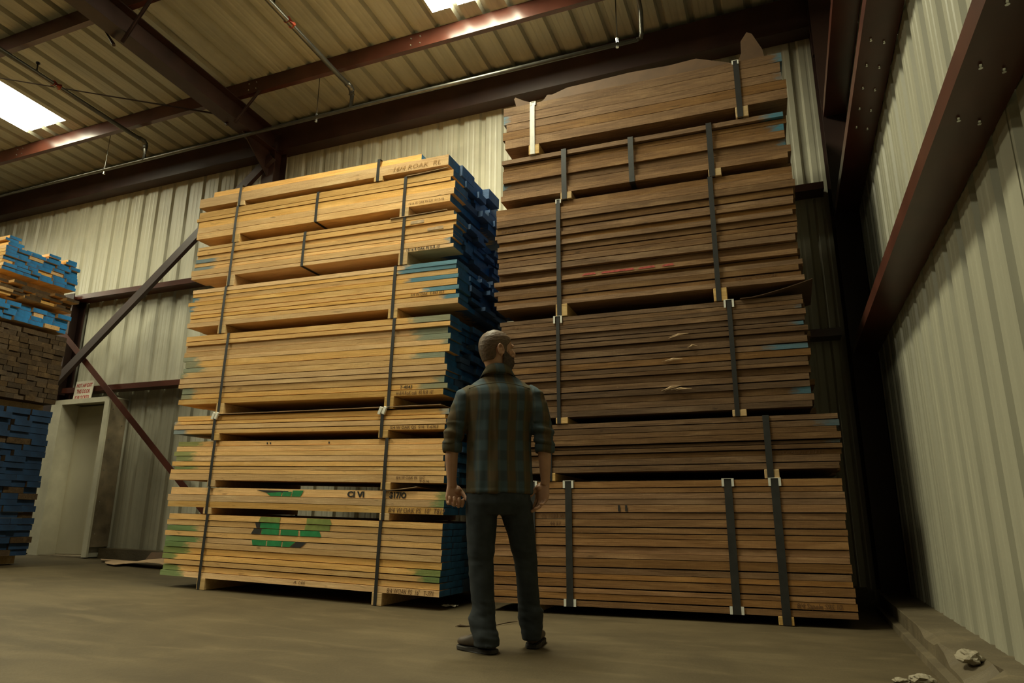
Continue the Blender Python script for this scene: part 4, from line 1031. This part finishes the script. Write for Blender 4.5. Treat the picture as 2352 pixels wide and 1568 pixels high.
def shirt_fold(co, n_):
    x, y, z = co
    d = 0.0
    side = math.copysign(1, x - CX)
    if abs(x - CX) < 0.2:
        # long vertical and diagonal drape below the yoke
        u = (x - CX); fall = min(1, max(0, (1.46 - z) / 0.12)) * (0.5 + 0.5 * min(1, max(0, (1.4 - z) / 0.3)))
        d += 0.011 * fall * noise.noise(Vector((u * 14 + (1.45 - z) * 2.2, y * 3, z * 1.6)))
        d += 0.006 * fall * noise.noise(Vector((u * 30 - (1.45 - z) * 3.0, 4, z * 3)))
        # box pleat in the middle
        if y < 0.02: d += 0.007 * math.exp(-((u + 0.012 + (1.4 - z) * 0.02) / 0.013) ** 2) * min(1, max(0, (1.455 - z) / 0.05)) * max(0, min(1, (z - 0.95) / 0.4))
    else:
        d += 0.006 * noise.noise(Vector((x * 8, y * 10, z * 26))) + 0.007 * noise.noise(Vector((x * 14, y * 12, z * 45))) * min(1, max(0, (1.24 - z) / 0.08))
    if z < 1.24 and abs(x - CX) >= 0.2: d += 0.006 * math.sin((z - 1.09) * 95 + x * 20 + 3 * y)
    if z < 0.86: d += 0.002
    return d
remeshed('shirt', bm, 0.0065, 4, M['plaid'], man, shirt_fold)
# collar: a folded band around the back of the neck
def band(name, rows, mat, th, closed=False):
    bm = bmesh.new(); vr = [[bm.verts.new(p) for p in r_] for r_ in rows]
    n = len(vr[0])
    for a, b in zip(vr, vr[1:]):
        for k in range(n if closed else n - 1): bm.faces.new((a[k], a[(k + 1) % n], b[(k + 1) % n], b[k]))
    o = bm_obj(name, bm, mat, man, True)
    sm = o.modifiers.new('thickness', 'SOLIDIFY'); sm.thickness = th; sm.offset = 0
    return o
rows = []
for zc, dz_front, rx_, ry_ in ((1.525, -0.02, 0.088, 0.080), (1.555, -0.02, 0.078, 0.072), (1.586, -0.035, 0.071, 0.066), (1.590, -0.035, 0.075, 0.070), (1.565, -0.045, 0.089, 0.083), (1.532, -0.050, 0.108, 0.092)):
    r_ = []
    for k in range(33):
        a = R(-90 + (-165 + 330 * k / 32)); f_ = (1 + math.sin(a)) / 2
        r_.append((-0.064 + rx_ * math.cos(a), 0.012 + ry_ * math.sin(a), zc + dz_front * f_))
    rows.append(r_)
band('collar', rows, M['plaid'], 0.004)
for A, nm in ((LSL, 'left'), (RSL, 'right')):                                     # rolled cuffs
    c = Vector(A[-1]); rows = []
    for dz, r_ in ((0.028, 0.049), (0.026, 0.054), (0.010, 0.0575), (-0.012, 0.0565), (-0.028, 0.053), (-0.030, 0.046), (-0.016, 0.043)):
        rows.append([(c.x + r_ * math.cos(2 * math.pi * k / 28), c.y + r_ * math.sin(2 * math.pi * k / 28), c.z + dz + 0.004 * math.sin(2 * math.pi * k / 28 * 2)) for k in range(28)])
    band('rolled_cuff', rows, M['plaid'], 0.004, True)
# yoke seam across the shoulder blades, sampled on the shirt surface
def seam(pts, name='yoke_seam', r_=0.0018):
    sh = [o for o in man.children if o.name.startswith('shirt')][0]
    from mathutils.bvhtree import BVHTree
    bv = BVHTree.FromPolygons([v.co for v in sh.data.vertices], [p.vertices for p in sh.data.polygons])
    out = []
    for x, z in pts:
        hit = bv.ray_cast(Vector((x, -1, z)), Vector((0, 1, 0)))
        if hit[0]: out.append(hit[0] + Vector((0, -0.001, 0)))
    bm = bmesh.new(); tube(bm, out, r_, 6); bm_obj(name, bm, M['seam'], man, True)
seam([(CX + u, 1.440 + 0.030 * (1 - (abs(u) / 0.18) ** 1.6)) for u in [(-0.18 + 0.36 * k / 28) for k in range(29)]])
# jeans
bm = bmesh.new()
zloft(bm, [(CX, 0.02, 0.72, 0.182, 0.10), (CX, 0.02, 0.78, 0.188, 0.122), (CX, 0.02, 0.85, 0.180, 0.122), (CX, 0.02, 0.95, 0.165, 0.112)], 28, 2.3)
LJ = [(-0.148, 0.02, 0.79, 0.094, 0.105), (-0.150, 0.02, 0.72, 0.092, 0.100), (-0.151, 0.02, 0.60, 0.084, 0.092), (-0.151, 0.012, 0.46, 0.070, 0.078), (-0.141, 0.0, 0.32, 0.067, 0.076), (-0.131, -0.012, 0.22, 0.063, 0.072), (-0.142, -0.018, 0.165, 0.078, 0.082), (-0.130, -0.032, 0.12, 0.070, 0.084), (-0.118, -0.044, 0.075, 0.070, 0.088), (-0.110, -0.048, 0.035, 0.070, 0.090)]
RJ = [(0.044, 0.03, 0.79, 0.098, 0.105), (0.050, 0.035, 0.72, 0.095, 0.100), (0.080, 0.05, 0.60, 0.080, 0.092), (0.102, 0.068, 0.46, 0.067, 0.078), (0.114, 0.08, 0.32, 0.062, 0.074), (0.122, 0.09, 0.22, 0.064, 0.070), (0.136, 0.095, 0.195, 0.074, 0.076), (0.131, 0.10, 0.145, 0.069, 0.074), (0.134, 0.098, 0.09, 0.058, 0.074), (0.137, 0.10, 0.045, 0.056, 0.074)]
for A in (LJ, RJ): zloft(bm, A, 24, 2.1)
def jean_fold(co, n_):
    x, y, z = co
    k = max(0.25, min(1, (0.34 - z) / 0.12)) + 0.6 * math.exp(-((z - 0.47) / 0.07) ** 2)
    return 0.006 * k * noise.noise(Vector((x * 9, y * 9, z * 24))) + 0.004 * k * noise.noise(Vector((x * 16, y * 14, z * 46 + x * 12))) + 0.003 * noise.noise(Vector((x * 22, y * 18, z * 5)))
remeshed('jeans', bm, 0.0065, 4, M['denim'], man, jean_fold)
# boots
def boot(ankle, heel, toe, lift):
    ankle, heel, toe = Vector(ankle), Vector(heel), Vector(toe); d = (toe - heel).normalized(); s = Vector((-d.y, d.x, 0)); L = (toe - heel).length
    bm = bmesh.new(); rs = []
    for u, w, h0, h1 in ((0.0, 0.024, 0.030, 0.075), (0.06, 0.036, 0.026, 0.105), (0.2, 0.041, 0.024, 0.120), (0.38, 0.040, 0.024, 0.118), (0.55, 0.045, 0.022, 0.095), (0.72, 0.050, 0.022, 0.078), (0.87, 0.046, 0.022, 0.070), (0.96, 0.034, 0.024, 0.060), (1.0, 0.018, 0.028, 0.048)):
        c = heel + d * (u * L); rs.append(ring(bm, c + Vector((0, 0, (h0 + h1) / 2)), s * w, Vector((0, 0, (h1 - h0) / 2)), 20, 2.6))
    skin_rings(bm, rs)
    limb(bm, [heel + d * 0.055 + Vector((0, 0, 0.06)), ankle + Vector((0, 0, 0.05)), ankle + Vector((0, 0, 0.13))], [0.045, 0.046, 0.046], 18)
    o = remeshed('boot', bm, 0.005, 4, M['boot'], man)
    bm = bmesh.new(); lo = []; hi = []
    for u, w in ((-0.012, 0.016), (0.0, 0.030), (0.08, 0.040), (0.25, 0.043), (0.42, 0.041), (0.58, 0.047), (0.74, 0.053), (0.88, 0.049), (0.97, 0.036), (1.015, 0.016)):
        for sg, arr in ((1, lo), (-1, hi)): arr.append(heel + d * (u * L) + s * w * sg)
    out = lo + hi[::-1]
    a = [bm.verts.new((p.x, p.y, 0.002)) for p in out]; b = [bm.verts.new((p.x, p.y, 0.024)) for p in out]; n = len(out)
    for k in range(n): bm.faces.new((a[k], a[(k + 1) % n], b[(k + 1) % n], b[k]))
    bm.faces.new(a[::-1]); bm.faces.new(b); bevel(bm, 0.004)
    bm_obj('sole', bm, M['sole'], o)
boot((-0.110, -0.05, 0.0), (-0.065, -0.100, 0.0), (-0.262, 0.085, 0.0), 0)
boot((0.137, 0.10, 0.0), (0.135, 0.055, 0.0), (0.185, 0.335, 0.0), 0)
